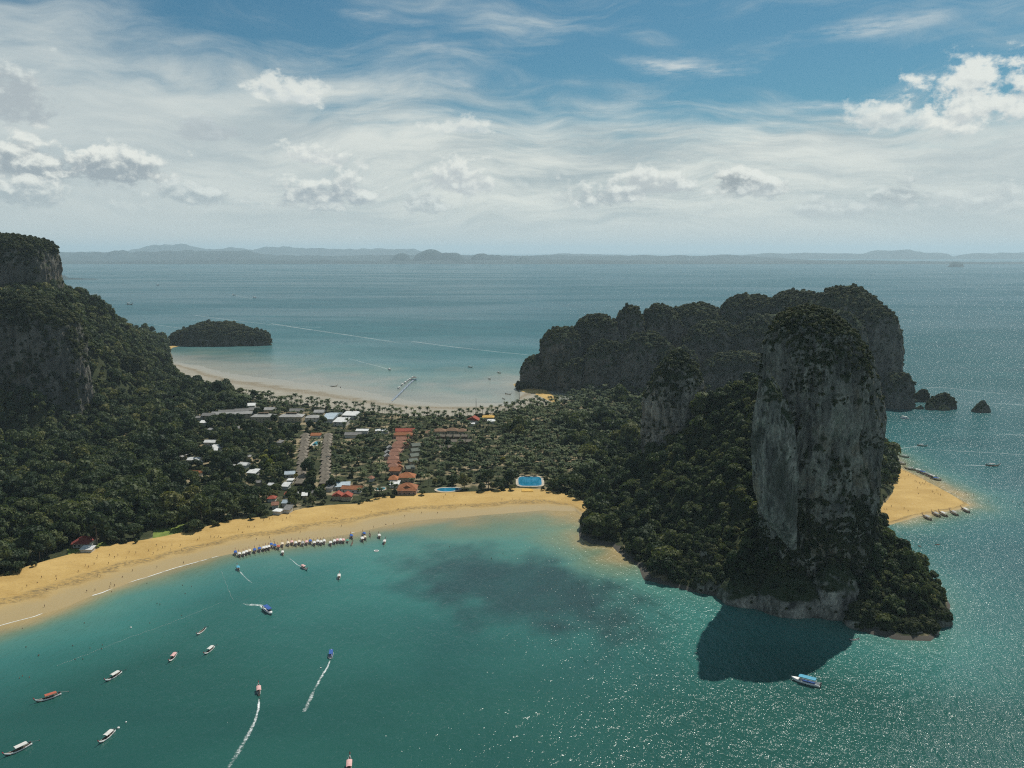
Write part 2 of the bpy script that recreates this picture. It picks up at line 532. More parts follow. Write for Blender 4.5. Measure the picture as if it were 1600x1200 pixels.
def mat_ground():
    m, n, out = material('forest_floor')
    geo = n.new('ShaderNodeNewGeometry'); P = geo.outputs['Position']
    sep = n.new('ShaderNodeSeparateXYZ'); n.link(P, sep.inputs[0])
    k = n.noise(n.scalev(P, (0.04, 0.04, 0.04)), 1.0, 5, 0.65)
    yard = n.noise(n.scalev(P, (0.022, 0.03, 0.02), loc=(3, 8, 0)), 1.0, 5, 0.7)
    c = n.ramp(k, [(0.3, (0.022, 0.030, 0.014)), (0.7, (0.050, 0.055, 0.026))])
    flat = n.smooth(sep.outputs[2], 4.0, 2.6)
    c = n.mix(n.math('MULTIPLY', n.smooth(yard, 0.50, 0.62), flat), c, (0.26, 0.21, 0.13))
    c = n.mix(n.smooth(sep.outputs[2], 2.15, 1.7), c, (0.085, 0.078, 0.066))
    principled(n, out, c, 0.95, k, 0.5, 0.5, spec=0.1)
    return m
M['floor'] = mat_ground()

def mat_sand(name, a, b, wet):
    m, n, out = material(name)
    geo = n.new('ShaderNodeNewGeometry')
    at_ = n.new('ShaderNodeAttribute', attribute_name='wet')
    P = geo.outputs['Position']
    big = n.noise(n.scalev(P, (0.03, 0.05, 0.05)), 1.0, 5, 0.6, 0.3)
    fine = n.noise(n.scalev(P, (0.35, 0.7, 0.5)), 1.0, 6, 0.7, 0.3)
    foot = n.noise(n.scalev(P, (0.6, 1.2, 1)), 1.0, 4, 0.7)
    k = n.math('ADD', n.math('MULTIPLY', big, 0.6), n.math('MULTIPLY', fine, 0.4))
    c = n.ramp(k, [(0.30, a), (0.66, b)])
    c = n.mix(n.smooth(foot, 0.58, 0.70, 0.0, 0.6), c, [x * 0.55 for x in a])
    wt = n.math('ADD', at_.outputs['Fac'], n.math('MULTIPLY', n.math('SUBTRACT', big, 0.5), 0.35))
    c = n.mix(n.smooth(wt, 0.52, 0.80), c, wet)
    # a dark drift line of old weed along the last tide
    line = n.math('MULTIPLY', n.math('MULTIPLY', n.smooth(wt, 0.44, 0.52), n.smooth(wt, 0.68, 0.58)), n.smooth(fine, 0.40, 0.60))
    c = n.mix(n.math('MULTIPLY', line, 0.85), c, (0.15, 0.11, 0.055))
    rough = n.smooth(wt, 0.55, 0.95, 0.95, 0.5)
    principled(n, out, c, rough, n.math('ADD', foot, fine), 0.5, 0.35, spec=0.2)
    return m
M['sand'] = mat_sand('beach_sand', (0.32, 0.20, 0.062), (0.50, 0.345, 0.130), (0.33, 0.25, 0.125))
M['mud'] = mat_sand('mudflat_sand', (0.20, 0.18, 0.14), (0.33, 0.305, 0.25), (0.26, 0.255, 0.22))

def mat_sea():
    m, n, out = material('sea_water')
    a = n.new('ShaderNodeAttribute', attribute_name='tint')
    geo = n.new('ShaderNodeNewGeometry')
    P = geo.outputs['Position']
    patch = n.noise(n.scalev(P, (0.006, 0.012, 0.01)), 1.0, 5, 0.6, 0.4)
    c = n.mix(1.0, a.outputs['Color'], n.ramp(patch, [(0.3, (0.84, 0.86, 0.88)), (0.7, (1.14, 1.12, 1.10))]), 'MULTIPLY')
    rot = (0, 0, 0.5)
    w1 = n.noise(n.scalev(P, (0.24, 0.10, 0.2), rot=rot), 1.0, 2, 0.5, 0.3)       # short wind waves
    w2 = n.noise(n.scalev(P, (0.75, 0.42, 0.5), rot=rot), 1.0, 2, 0.6, 0.2)
    w3 = n.noise(n.scalev(P, (0.05, 0.02, 0.02), rot=(0, 0, 0.8)), 1.0, 2, 0.5)
    wind = n.noise(n.scalev(P, (0.004, 0.010, 0.01)), 1.0, 3, 0.55)
    sep = n.new('ShaderNodeSeparateXYZ'); n.link(P, sep.inputs[0])
    # the bay behind the point lies in its lee, open water to the east is ruffled
    lee = n.smooth(n.math('ADD', sep.outputs[0], n.math('MULTIPLY', n.math('SUBTRACT', wind, 0.5), 160)), -110, 300, 0.32, 1.2)
    h = n.math('ADD', n.math('ADD', n.math('MULTIPLY', w1, 3.4), n.math('MULTIPLY', w2, 1.5)), n.math('MULTIPLY', w3, 1.6))
    h = n.math('MULTIPLY', h, lee)
    bp = n.new('ShaderNodeBump')
    bp.inputs['Strength'].default_value = 1.0
    bp.inputs['Distance'].default_value = 0.75
    n.link(h, bp.inputs['Height'])
    body = n.new('ShaderNodeBsdfDiffuse')
    n.link(c, body.inputs['Color'])
    gl = n.new('ShaderNodeBsdfGlossy'); gl.inputs['Roughness'].default_value = 0.16
    n.link(bp.outputs[0], gl.inputs['Normal'])
    fr = n.new('ShaderNodeFresnel'); fr.inputs['IOR'].default_value = 1.333
    n.link(bp.outputs[0], fr.inputs['Normal'])
    # waves hide their own far sides: a ruffled sea never mirrors fully at grazing angles
    slick = n.noise(n.scalev(P, (0.0006, 0.0022, 0.001)), 1.0, 5, 0.6, 0.5)
    f = n.math('MINIMUM', fr.outputs[0], n.smooth(slick, 0.40, 0.62, 0.19, 0.38))
    mx = n.new('ShaderNodeMixShader')
    n.link(f, mx.inputs[0]); n.link(body.outputs[0], mx.inputs[1]); n.link(gl.outputs[0], mx.inputs[2])
    n.link(mx.outputs[0], out.inputs[0])
    return m
M['sea'] = mat_sea()

# ------------------------------------------------------------------ coast lines, read off at sea level
def line(pts, z=0.0):
    return np.array([at(x, y, z)[:2] for x, y in pts])

def resample(P, n):
    P = np.asarray(P, float)
    d = np.r_[0, np.cumsum(np.linalg.norm(np.diff(P, axis=0), axis=1))]
    t = np.linspace(0, d[-1], n)
    return np.stack([np.interp(t, d, P[:, k]) for k in range(P.shape[1])], 1)

WEST = [(-420, 1090), (-200, 1035), (0, 978), (45, 966), (95, 951), (145, 931), (200, 911), (260, 891), (325, 873), (370, 863), (440, 851), (490, 843),
        (540, 835), (585, 825), (640, 814), (690, 810), (740, 806), (800, 801), (850, 797), (900, 799), (915, 812)]
HEAD = [(908, 838), (925, 849), (960, 852), (975, 868), (1003, 885), (1010, 905), (1080, 922), (1130, 932), (1190, 944), (1260, 962),
        (1335, 968), (1345, 985), (1400, 997), (1450, 1000), (1462, 985), (1480, 945), (1452, 905), (1420, 880), (1385, 835), (1375, 822)]
SPIT = [(1410, 814), (1440, 806), (1500, 796), (1519, 790), (1495, 773), (1455, 753), (1412, 733), (1388, 716), (1370, 700)]
BACK = [(1320, 690), (1260, 668), (1290, 655), (1380, 641), (1430, 640)]
EASTV = [(868, 634), (835, 636), (790, 644), (740, 652), (690, 653), (650, 652), (600, 647), (530, 641), (440, 630), (370, 621), (310, 609), (285, 594), (262, 574)]
EASTW = [(805, 601), (812, 612), (838, 618), (858, 624), (800, 629), (740, 630), (690, 630), (640, 626), (590, 616), (540, 606), (500, 601), (440, 593), (400, 589), (350, 581), (310, 571), (262, 564)]
WVEG = [(-420, 1010), (-200, 955), (0, 909), (67, 888), (135, 869), (169, 861), (225, 853), (261, 846), (315, 833), (375, 818), (420, 816), (480, 801), (530, 796),
        (560, 795), (585, 786), (640, 779), (700, 777), (760, 775), (790, 771), (815, 770), (850, 772), (880, 778), (918, 794)]
HILLBACK = np.array([(-850, 1985), (-1000, 1985), (-1700, 1900), (-1700, 420)])
veg_poly = np.concatenate([line(WVEG), line(HEAD), line([(1374, 796), (1392, 776), (1404, 752), (1405, 730), (1385, 714)]), line(BACK[:3]),
                           np.array([(640, 1500), (250, 1560)]), line(EASTV), line([(268, 558), (262, 546)]), HILLBACK])

def seg_dist(P, L):
    """distance from points to a polyline"""
    best = np.full(len(P), 1e18)
    for a, b in zip(L[:-1], L[1:]):
        d = b - a
        t = np.clip(((P - a) @ d) / max(d @ d, 1e-9), 0, 1)
        q = P - (a + t[:, None] * d)
        best = np.minimum(best, (q * q).sum(1))
    return np.sqrt(best)

def inside(P, poly):
    r = np.zeros(len(P), bool)
    for (x0, y0), (x1, y1) in zip(poly, np.roll(poly, -1, 0)):
        c = (y0 > P[:, 1]) != (y1 > P[:, 1])
        with np.errstate(divide='ignore', invalid='ignore'):
            r ^= c & (P[:, 0] < (x1 - x0) * (P[:, 1] - y0) / (y1 - y0) + x0)
    return r

def signed(P, poly):
    d = seg_dist(P, np.vstack([poly, poly[:1]]))
    return np.where(inside(P, poly), d, -d)

# ------------------------------------------------------------------ the ground: flat palm isthmus, wooded hill, wooded headland
CTRL = []
for px, py, Y in [(0, 620, 1010), (60, 625, 1010), (150, 640, 1060), (130, 560, 1120), (100, 470, 1180), (88, 452, 1300), (120, 466, 1360), (150, 482, 1400), (200, 512, 1500),
                  (240, 538, 1640), (264, 560, 1735), (0, 450, 1260), (-200, 450, 1250), (-250, 690, 850), (0, 700, 955), (60, 690, 975), (200, 600, 1240), (250, 592, 1440),
                  (170, 560, 1260), (220, 562, 1450), (100, 655, 1040), (190, 640, 1120), (-150, 600, 1010), (40, 590, 1060), (230, 612, 1330),
                  # headland
                  (1140, 594, 720), (1180, 590, 700), (1090, 645, 760), (1112, 668, 690), (1095, 718, 660), (1180, 650, 640), (1050, 745, 660), (1000, 765, 690),
                  (965, 795, 690), (930, 808, 672), (1050, 808, 620), (1100, 808, 590), (1150, 770, 590), (1130, 872, 545), (1020, 862, 600), (1200, 890, 520),
                  (1385, 842, 540), (1420, 890, 510), (1450, 925, 490), (1405, 965, 482), (1365, 905, 500), (1330, 830, 570), (1290, 700, 640), (960, 815, 668)]:
    p = atY(px, py, Y)
    CTRL.append((p[0], p[1], p[2] - 6))
for x, y in [(-1400, 1300), (-900, 1300), (-1500, 700)]:
    CTRL.append((x, y, 170 if y > 1000 else 60))
for px in range(-100, 1000, 90):
    for py in (650, 680, 715, 760, 800):
        if px < 290 and py < 725 + (290 - px) * 0.03:
            continue
        if px < 520 or py < 790:
            q = at(px, py, 2.5)
            if px > 880 and py > 740:
                continue
            CTRL.append((q[0], q[1], 2.5))
for px, py in [(300, 640), (320, 625), (1000, 690), (980, 720), (960, 750), (1020, 660), (1250, 662), (1150, 650), (1370, 745), (1385, 735)]:
    q = at(px, py, 2.5)
    CTRL.append((q[0], q[1], 2.5))
for q in resample(line(WVEG), 14).tolist() + resample(line(EASTV), 10).tolist() + resample(line(HEAD), 14).tolist():
    CTRL.append((q[0], q[1], 1.5))
CTRL = np.array(CTRL)
_d = np.linalg.norm(CTRL[:, None, :2] - CTRL[None, :, :2], axis=2)
_A = np.zeros((len(CTRL) + 1,) * 2)
_A[:-1, :-1] = -_d - np.eye(len(CTRL)) * 2.0
_A[-1, :-1] = _A[:-1, -1] = 1
_w = np.linalg.solve(_A, np.r_[CTRL[:, 2], 0])

def ground_z(x, y):
    x, y = np.ravel(x), np.ravel(y)
    P = np.stack([x, y], 1)
    z = np.zeros(len(P))
    for s in range(0, len(P), 20000):
        q = P[s:s + 20000]
        z[s:s + 20000] = -np.linalg.norm(q[:, None] - CTRL[None, :, :2], axis=2) @ _w[:-1] + _w[-1]
    sd = signed(P, veg_poly)
    rough = np.clip((z - 6) / 25, 0, 1)
    z = z + rough * (fbm2(x, y, 55, 4) * 9 + fbm2(x, y, 18, 3, 3.0) * 3)
    z = np.maximum(z, 2.2)
    z = np.minimum(z, 2.2 + np.maximum(sd, 0) * 2.4)
    return np.where(sd < 0, np.maximum(2.2 + sd * 0.9, -8), z)

def build_ground():
    def sheet(name, x0, x1, y0, y1, step):
        xs, ys = np.arange(x0, x1 + 1, step), np.arange(y0, y1 + 1, step)
        X, Y = np.meshgrid(xs, ys)
        Z = ground_z(X, Y).reshape(X.shape)
        idx = np.arange(X.size).reshape(X.shape)
        q = np.stack([idx[:-1, :-1], idx[:-1, 1:], idx[1:, 1:], idx[1:, :-1]], -1).reshape(-1, 4)
        keep = (Z.ravel()[q].max(1) > -6)
        q = q[keep]
        used = np.unique(q)
        remap = np.zeros(X.size, int); remap[used] = np.arange(len(used))
        V = np.stack([X.ravel(), Y.ravel(), Z.ravel()], 1)[used]
        return tag(mesh_obj(name, V, remap[q], M['floor'], smooth=True), kind='structure')
    sheet('ground', -1700, 680, 420, 2010, 6.0)
build_ground()

def strip(name, lo, hi, zlo, zhi, n, k, mat, ext_lo=8, ext_hi=7, wave=1.2):
    """a beach: cross sections from below the water line up under the trees"""
    A, B = resample(lo, n), resample(hi, n)
    D = B - A
    L = np.linalg.norm(D, axis=1, keepdims=True)
    U = D / np.maximum(L, 1e-6)
    V, wet = [], []
    for j in range(k):
        t = j / (k - 1)
        s = -ext_lo + t * (L + ext_lo + ext_hi)
        P = A + U * s
        f = np.clip(s / np.maximum(L, 1e-6), -1, 1.4)[:, 0]
        z = np.where(f < 0, s[:, 0] * 0.07, zlo + (zhi - zlo) * np.clip(f, 0, 1) ** 0.8)
        nz = fbm2(P[:, 0], P[:, 1], 22, 4) * 0.16 * wave + fbm2(P[:, 0], P[:, 1], 5, 2) * 0.05 * wave
        V.append(np.c_[P, z + nz * np.clip(0.5 + f, 0.3, 1)])
        wet.append(1 - np.clip(f, 0, 1))
    V = np.concatenate(V); wet = np.concatenate(wet)
    i = np.arange(n * k).reshape(k, n)
    q = np.stack([i[:-1, :-1], i[:-1, 1:], i[1:, 1:], i[1:, :-1]], -1).reshape(-1, 4)
    o = tag(mesh_obj(name, V, q, mat, smooth=True), kind='structure')
    at_ = o.data.attributes.new('wet', 'FLOAT', 'POINT')
    at_.data.foreach_set('value', wet.astype(np.float32))
    return o

beach = strip('beach', line(WEST), line(WVEG), 0.03, 2.7, 420, 18, M['sand'])
mudflat = strip('mudflat', line(EASTW[::-1]), line(EASTV[::-1]), 0.0, 2.6, 260, 10, M['mud'], ext_lo=40, wave=4.5)
# the sand point: a fan of sand between the tower and the next bay
def build_sandbar():
    out = np.concatenate([line([(1350, 828)]), line([(1380, 822)]), line(SPIT), line([(1330, 690), (1320, 760)])])
    xs, ys = np.arange(215, 420, 1.6), np.arange(560, 900, 1.6)
    X, Y = np.meshgrid(xs, ys)
    P = np.stack([X.ravel(), Y.ravel()], 1)
    sd = signed(P, out) + fbm2(X, Y, 14, 3).ravel() * 1.2
    Z = np.where(sd < 0, sd * 0.10, 2.4 * (1 - np.exp(-np.maximum(sd, 0) / 16))) + fbm2(X, Y, 9, 3).ravel() * 0.10
    i = np.arange(X.size).reshape(X.shape)
    q = np.stack([i[:-1, :-1], i[:-1, 1:], i[1:, 1:], i[1:, :-1]], -1).reshape(-1, 4)
    q = q[Z[q].max(1) > -1.0]
    used = np.unique(q); rm = np.zeros(X.size, int); rm[used] = np.arange(len(used))
    o = tag(mesh_obj('sandbar', np.c_[P, Z][used], rm[q], M['sand'], smooth=True), kind='structure')
    a = o.data.attributes.new('wet', 'FLOAT', 'POINT')
    a.data.foreach_set('value', (np.clip(1 - sd / 14, 0, 1) * 0.75)[used].astype(np.float32))
    return o
sandbar = build_sandbar()
# little sand coves at the foot of the headland and below the far cliffs
def cove(px_pts, hgt, mat, name='beach', soft=6.0):
    poly = line(px_pts)
    lo, hi = poly.min(0) - 12, poly.max(0) + 12
    xs, ys = np.linspace(lo[0], hi[0], 60), np.linspace(lo[1], hi[1], 60)
    X, Y = np.meshgrid(xs, ys); P = np.stack([X.ravel(), Y.ravel()], 1)
    sd = signed(P, poly) + fbm2(X, Y, 14, 3).ravel() * 1.5
    Z = np.where(sd < 0, sd * 0.12, hgt * (1 - np.exp(-np.maximum(sd, 0) / soft)))
    i = np.arange(X.size).reshape(X.shape)
    q = np.stack([i[:-1, :-1], i[:-1, 1:], i[1:, 1:], i[1:, :-1]], -1).reshape(-1, 4)
    q = q[Z[q].max(1) > -0.9]
    used = np.unique(q); rm = np.zeros(X.size, int); rm[used] = np.arange(len(used))
    o = tag(mesh_obj(name, np.c_[P, Z][used], rm[q], mat, smooth=True), kind='structure')
    a = o.data.attributes.new('wet', 'FLOAT', 'POINT')
    a.data.foreach_set('value', (np.clip(1 - sd / soft, 0, 1) * 0.7)[used].astype(np.float32))
    return o
cove([(930, 852), (945, 846), (962, 843), (985, 848), (985, 862), (968, 860), (958, 852)], 0.9, M['sand'])
cove([(262, 549), (270, 543), (282, 541), (283, 538), (268, 537), (255, 545)], 1.5, M['sand'])
cove([(802, 600), (812, 613), (838, 620), (866, 633), (880, 632), (850, 606), (815, 598)], 2.0, M['sand'])

# ------------------------------------------------------------------ the sea
WEED = line([(585, 885), (640, 868), (720, 862), (790, 868), (850, 885), (930, 905), (1000, 945), (1030, 985), (960, 1000), (860, 992), (760, 975), (690, 955), (640, 925), (600, 905)])

def build_sea():
    def axis(lo, hi, step, far0, far1):
        a = np.arange(lo, hi + 1, step)
        left, right = [], []
        s, x = step, lo
        while x > far0:
            s *= 1.35; x -= s; left.append(x)
        s, x = step, hi
        while x < far1:
            s *= 1.35; x += s; right.append(x)
        return np.r_[left[::-1], a, right]
    xs = axis(-700, 760, 6.0, -60000, 60000)
    ys = axis(300, 2300, 7.0, -6000, 70000)
    X, Y = np.meshgrid(xs, ys)
    P = np.stack([X.ravel(), Y.ravel()], 1)
    wob = fbm2(X, Y, 60, 4).ravel()
    wob2 = fbm2(X, Y, 22, 3, 2.0).ravel()
    D = np.full(len(P), 1e9)
    def shore(L, width):
        nonlocal D
        D = np.minimum(D, seg_dist(P, L) / width)
    shore(line(WEST[:11]), 62)
    shore(line(WEST[10:17]), 75)
    shore(line(WEST[16:]), 170)
    shore(line(HEAD[:4]), 120)
    D = np.minimum(D, 0.42 + seg_dist(P, line(HEAD[4:])) / 60)
    shore(line(SPIT[:5]), 60)
    shore(line(SPIT[3:]), 70)
    shore(line(EASTW), 330)
    D = np.clip(D + wob * 0.10 + wob2 * 0.05, 0, 5)
    stops = [(0.0, (0.32, 0.24, 0.11)), (0.07, (0.26, 0.22, 0.115)), (0.2, (0.14, 0.19, 0.12)), (0.45, (0.066, 0.180, 0.150)), (0.85, (0.038, 0.150, 0.132)), (1.2, (0.027, 0.118, 0.102)), (1.8, (0.016, 0.078, 0.064)), (5, (0.014, 0.066, 0.058))]
    tp = [s[0] for s in stops]
    C = np.stack([np.interp(D, tp, [s[1][k] for s in stops]) for k in range(3)], 1)
    # eastern shallows: pale silt
    De = np.clip(seg_dist(P, line(EASTW)) / 330 + wob * 0.16, 0, 5)
    es = [(0.0, (0.25, 0.245, 0.20)), (0.2, (0.215, 0.23, 0.195)), (0.45, (0.125, 0.19, 0.165)), (0.85, (0.052, 0.145, 0.148)), (1.5, (0.028, 0.115, 0.128)), (5, (0.024, 0.098, 0.118))]
    Ce = np.stack([np.interp(De, [s[0] for s in es], [s[1][k] for s in es]) for k in range(3)], 1)
    we = np.clip((P[:, 1] - 900) / 200, 0, 1)[:, None] * np.clip((500 - P[:, 0]) / 200, 0, 1)[:, None]
    C = C * (1 - we) + Ce * we
    # deeper, bluer water off the point
    b = np.clip((P[:, 0] - 120) / 260, 0, 1) * np.clip((P[:, 1] - 380) / 200, 0.2, 1) * np.clip(D / 0.8, 0, 1)
    C = C * (1 - b[:, None] * 0.75) + np.array((0.022, 0.088, 0.100)) * b[:, None] * 0.75
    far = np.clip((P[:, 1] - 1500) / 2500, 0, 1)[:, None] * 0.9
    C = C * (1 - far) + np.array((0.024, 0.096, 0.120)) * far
    # sea grass bed
    sd = signed(P, WEED) + 10 + wob * 24 + wob2 * 16
    g = np.clip((sd + 4) / 34, 0, 1) * (0.86 + 0.14 * np.clip(wob2 + 0.3, 0, 1))
    C = C * (1 - g[:, None]) + np.array((0.021, 0.054, 0.053)) * g[:, None]
    g2 = np.clip((signed(P, line([(620, 935), (800, 985), (1060, 1000), (1120, 1060), (900, 1080), (700, 1020)])) + wob * 60) / 60, 0, 1) * 0.35
    C = C * (1 - g2[:, None]) + np.array((0.020, 0.075, 0.075)) * g2[:, None]
    i = np.arange(X.size).reshape(X.shape)
    q = np.stack([i[:-1, :-1], i[:-1, 1:], i[1:, 1:], i[1:, :-1]], -1).reshape(-1, 4)
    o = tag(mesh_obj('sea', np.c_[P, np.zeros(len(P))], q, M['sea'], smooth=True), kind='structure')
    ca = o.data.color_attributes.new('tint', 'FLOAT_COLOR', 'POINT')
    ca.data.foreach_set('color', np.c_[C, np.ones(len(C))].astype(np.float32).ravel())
    return o
build_sea()

# ------------------------------------------------------------------ limestone: towers and domes with fluted sides
def karst_mesh(rows, cy, depth, seed, na=120, nz=90, amp=3.0, flute=2.0, power=2.6, zbottom=-4.0):
    """rows: (z, x_left, x_right) from the foot to the top; depth: half thickness front to back at each row / half width"""
    rows = np.array(sorted(rows))
    z = np.linspace(0, 1, nz)
    zz = np.interp(z, np.linspace(0, 1, len(rows)), rows[:, 0])
    xl = np.interp(zz, rows[:, 0], rows[:, 1]); xr = np.interp(zz, rows[:, 0], rows[:, 2])
    th = np.linspace(0, 2 * math.pi, na, endpoint=False)
    T, K = np.meshgrid(th, np.arange(nz))
    c, s = np.cos(T), np.sin(T)
    rr = (np.abs(c) ** power + np.abs(s) ** power) ** (-1 / power)
    rx = ((xr - xl) / 2)[K]; cx = ((xr + xl) / 2)[K]
    dp = np.interp(zz, rows[:, 0], np.maximum(rows[:, 2] - rows[:, 1], 1) / 2 * depth)[K]
    X = cx + rx * c * rr; Y = cy + dp * s * rr; Z = zz[K].astype(float)
    P = np.stack([X, Y, Z], -1).reshape(-1, 3)
    o = seed * 13.7
    n1 = fbm(P / np.array([34, 34, 60]) + o, 4)
    n2 = fbm(P / np.array([7.5, 7.5, 48]) + o * 2, 4)
    n3 = fbm(P / np.array([4, 4, 5]) + o * 3, 2)
    k = (amp * n1 - flute * np.abs(n2) * 1.6 + 0.5 * n3).reshape(X.shape)
    mr = np.maximum(np.minimum(rx, dp), 0.5)
    k = np.clip(k, -0.6 * mr, 0.6 * mr)
    X = X + k * c * 1.0; Y = Y + k * s * 1.0
    Z = Z + (n1 * amp * 0.5 + n3 * 0.5).reshape(X.shape) * np.clip((Z - rows[-1, 0] * 0.7) / max(rows[-1, 0] * 0.3, 1), 0, 1)
    V = np.stack([X, Y, Z], -1).reshape(-1, 3)
    i = np.arange(nz * na).reshape(nz, na)
    j = np.roll(i, -1, 1)
    q = np.stack([i[:-1], j[:-1], j[1:], i[1:]], -1).reshape(-1, 4)
    top = V[-na:].mean(0)
    V = np.vstack([V, top])
    t = np.stack([i[-1], j[-1], np.full(na, len(V) - 1), np.full(na, len(V) - 1)], -1)
    return V, q, t[:, :3]

def dome_rows(xc, hw, ztop, lean=0.0, taper=0.15, foot=1.06):
    r = []
    for t, w in [(0, foot), (0.08, 1.0), (0.3, 1.0), (0.55, 0.97 - taper * 0.3), (0.72, 0.90 - taper * 0.7), (0.84, 0.78 - taper), (0.92, 0.60 - taper * 0.8), (0.97, 0.38 - taper * 0.4), (1.0, 0.16)]:
        r.append((-3 + (ztop + 3) * t, xc - hw * w + lean * t, xc + hw * w + lean * t))
    return r

def join_meshes(parts):
    V, Q, T = [], [], []
    o = 0
    for v, q, t in parts:
        V.append(v); Q.append(q + o); T.append(t + o); o += len(v)
    return np.vstack(V), np.vstack(Q), np.vstack(T)

def rock_obj(name, parts, mat, label=None, cat=None, kind=None, parent=None):
    V, Q, T = join_meshes(parts)
    me = bpy.data.meshes.new(name)
    loops = np.r_[Q.ravel(), T.ravel()].astype(np.int32)
    tot = np.r_[np.full(len(Q), 4), np.full(len(T), 3)].astype(np.int32)
    me.vertices.add(len(V)); me.vertices.foreach_set('co', V.astype(np.float32).ravel())
    me.loops.add(len(loops)); me.loops.foreach_set('vertex_index', loops)
    me.polygons.add(len(tot))
    me.polygons.foreach_set('loop_start', np.r_[0, np.cumsum(tot)[:-1]].astype(np.int32))
    me.polygons.foreach_set('loop_total', tot)
    me.update(calc_edges=True)
    me.polygons.foreach_set('use_smooth', np.ones(len(tot), bool))
    me.materials.append(mat)
    o = bpy.data.objects.new(name, me); COL.objects.link(o)
    if parent: o.parent = parent
    tag(o, label, cat, None, kind)
    return o, V, Q

def face_samples(V, Q, n, seed=1):
    """random points on a quad mesh with normals, spread by area"""
    r = np.random.default_rng(seed)
    a, b, c, d = V[Q[:, 0]], V[Q[:, 1]], V[Q[:, 2]], V[Q[:, 3]]
    nv = np.cross(c - a, d - b)
    ar = np.linalg.norm(nv, axis=1)
    pick = r.choice(len(Q), n, p=ar / ar.sum())
    u, w = r.random((n, 1)), r.random((n, 1))
    P = a[pick] * (1 - u) * (1 - w) + b[pick] * u * (1 - w) + c[pick] * u * w + d[pick] * (1 - u) * w
    return P, nv[pick] / np.maximum(ar[pick], 1e-9)[:, None]

def px_rows(Y, rows):
    r = []
    for py, xl, xr in rows:
        a, b = atY(xl, py, Y), atY(xr, py, Y)
        r.append((a[2], a[0], b[0]))
    return r

# the great tower
TOWER_Y = 545.0
tower_rows = px_rows(TOWER_Y, [(1012, 1195, 1350), (960, 1190, 1352), (930, 1192, 1360), (900, 1194, 1366), (860, 1190, 1372), (820, 1184, 1370), (780, 1184, 1366), (740, 1184, 1368), (700, 1184, 1372), (660, 1185, 1372), (620, 1190, 1370),
                                (590, 1193, 1366), (560, 1194, 1358), (540, 1196, 1346), (520, 1201, 1333), (506, 1209, 1320), (496, 1219, 1307), (488, 1231, 1294), (482, 1244, 1282), (478, 1258, 1270)])
tower, TV, TQ = rock_obj('limestone_tower', [karst_mesh(tower_rows, TOWER_Y, 0.95, 1, 300, 260, 4.2, 3.4, 2.12)], M['rock'],
                         'tall sheer limestone tower with a rounded leafy top rising from the bay', 'rock tower')
# the pointed spire behind it
SPIRE_Y = 770.0
spire_rows = px_rows(SPIRE_Y, [(790, 1015, 1120), (735, 1010, 1115), (720, 1005, 1113), (690, 1002, 1110), (660, 1001, 1106), (630, 1004, 1103), (600, 1014, 1098), (580, 1024, 1090), (565, 1034, 1080), (555, 1044, 1070), (548, 1052, 1062)])
spire, PV, PQ = rock_obj('limestone_spire', [karst_mesh(spire_rows, SPIRE_Y, 0.9, 2, 170, 140, 3.4, 2.6, 2.2)], M['rock_pale'],
                         'smaller pointed limestone spire with a leafy crest left of the tall tower', 'rock tower')
# a pale buttress on the tower's near left corner
but_rows = px_rows(503, [(862, 1236, 1250), (850, 1226, 1250), (835, 1214, 1249), (815, 1199, 1248), (780, 1188, 1247), (740, 1184, 1246), (700, 1183, 1245), (660, 1186, 1240), (630, 1190, 1232), (605, 1194, 1222), (590, 1198, 1212), (580, 1202, 1207)])
buttress, UV, UQ = rock_obj('buttress', [karst_mesh(but_rows, 508, 1.3, 9, 120, 160, 2.0, 2.2, 2.3)], M['rock_pale'], parent=tower)
buttress['label'] = 'pale ochre-streaked buttress down the left corner'
# bare feet and ledges round the tower
def blob_rows(px, py, Y, hw, h, foot=1.05):
    p = atY(px, py, Y)
    return dome_rows(p[0], hw, h, 0, 0.1, foot), Y
SHORE = []
for k, (px, py, Y, hw, h, lab) in enumerate([
        (1300, 958, 506, 15, 34, 'tallest pale rock foot of the tower standing in its shadow'), (1235, 945, 516, 24, 22, 'broad rock foot of the tower left of the tallest one'), (1170, 925, 528, 22, 17, 'undercut rock ledge at the water in the tower shadow'),
        (1115, 905, 548, 18, 14, 'rock ledge at the left end of the tower shadow'), (1085, 890, 560, 14, 12, 'small rock ledge left of the tower shadow'),
        (925, 830, 668, 11, 15, 'rounded bushy rock where the long beach ends'), (955, 820, 662, 12, 14, 'bushy rock just right of the one ending the long beach'), (1108, 875, 556, 9, 26, 'pale bare crag among the headland trees'),
        (1440, 985, 478, 8, 7, 'dark rock at the outermost tip of the headland'), (1462, 945, 490, 9, 8, 'low dark rock in the water right of the headland tip'), (1345, 968, 486, 9, 13, 'grey crag between the tower foot and the headland tip'), (1420, 900, 500, 10, 20, 'bushy crag on the right shoulder of the headland'),
        (1362, 985, 484, 8, 7, 'low rock at the water just left of the headland tip'), (1392, 995, 480, 9, 8, 'low bushy rock second from the headland tip'), (1418, 1000, 476, 8, 6, 'flat dark rock beside the headland tip')]):
    r, yy = blob_rows(px, py, Y, hw, h)
    o = rock_obj('shore_rock', [karst_mesh(r, yy, 0.85, 20 + k, 70, 46, 2.2, 1.4)], M['rock_pale'] if k < 5 else M['rock'], lab, 'rock')
    o[0]['group'] = 'rocks along the headland shore'
    SHORE.append(o)

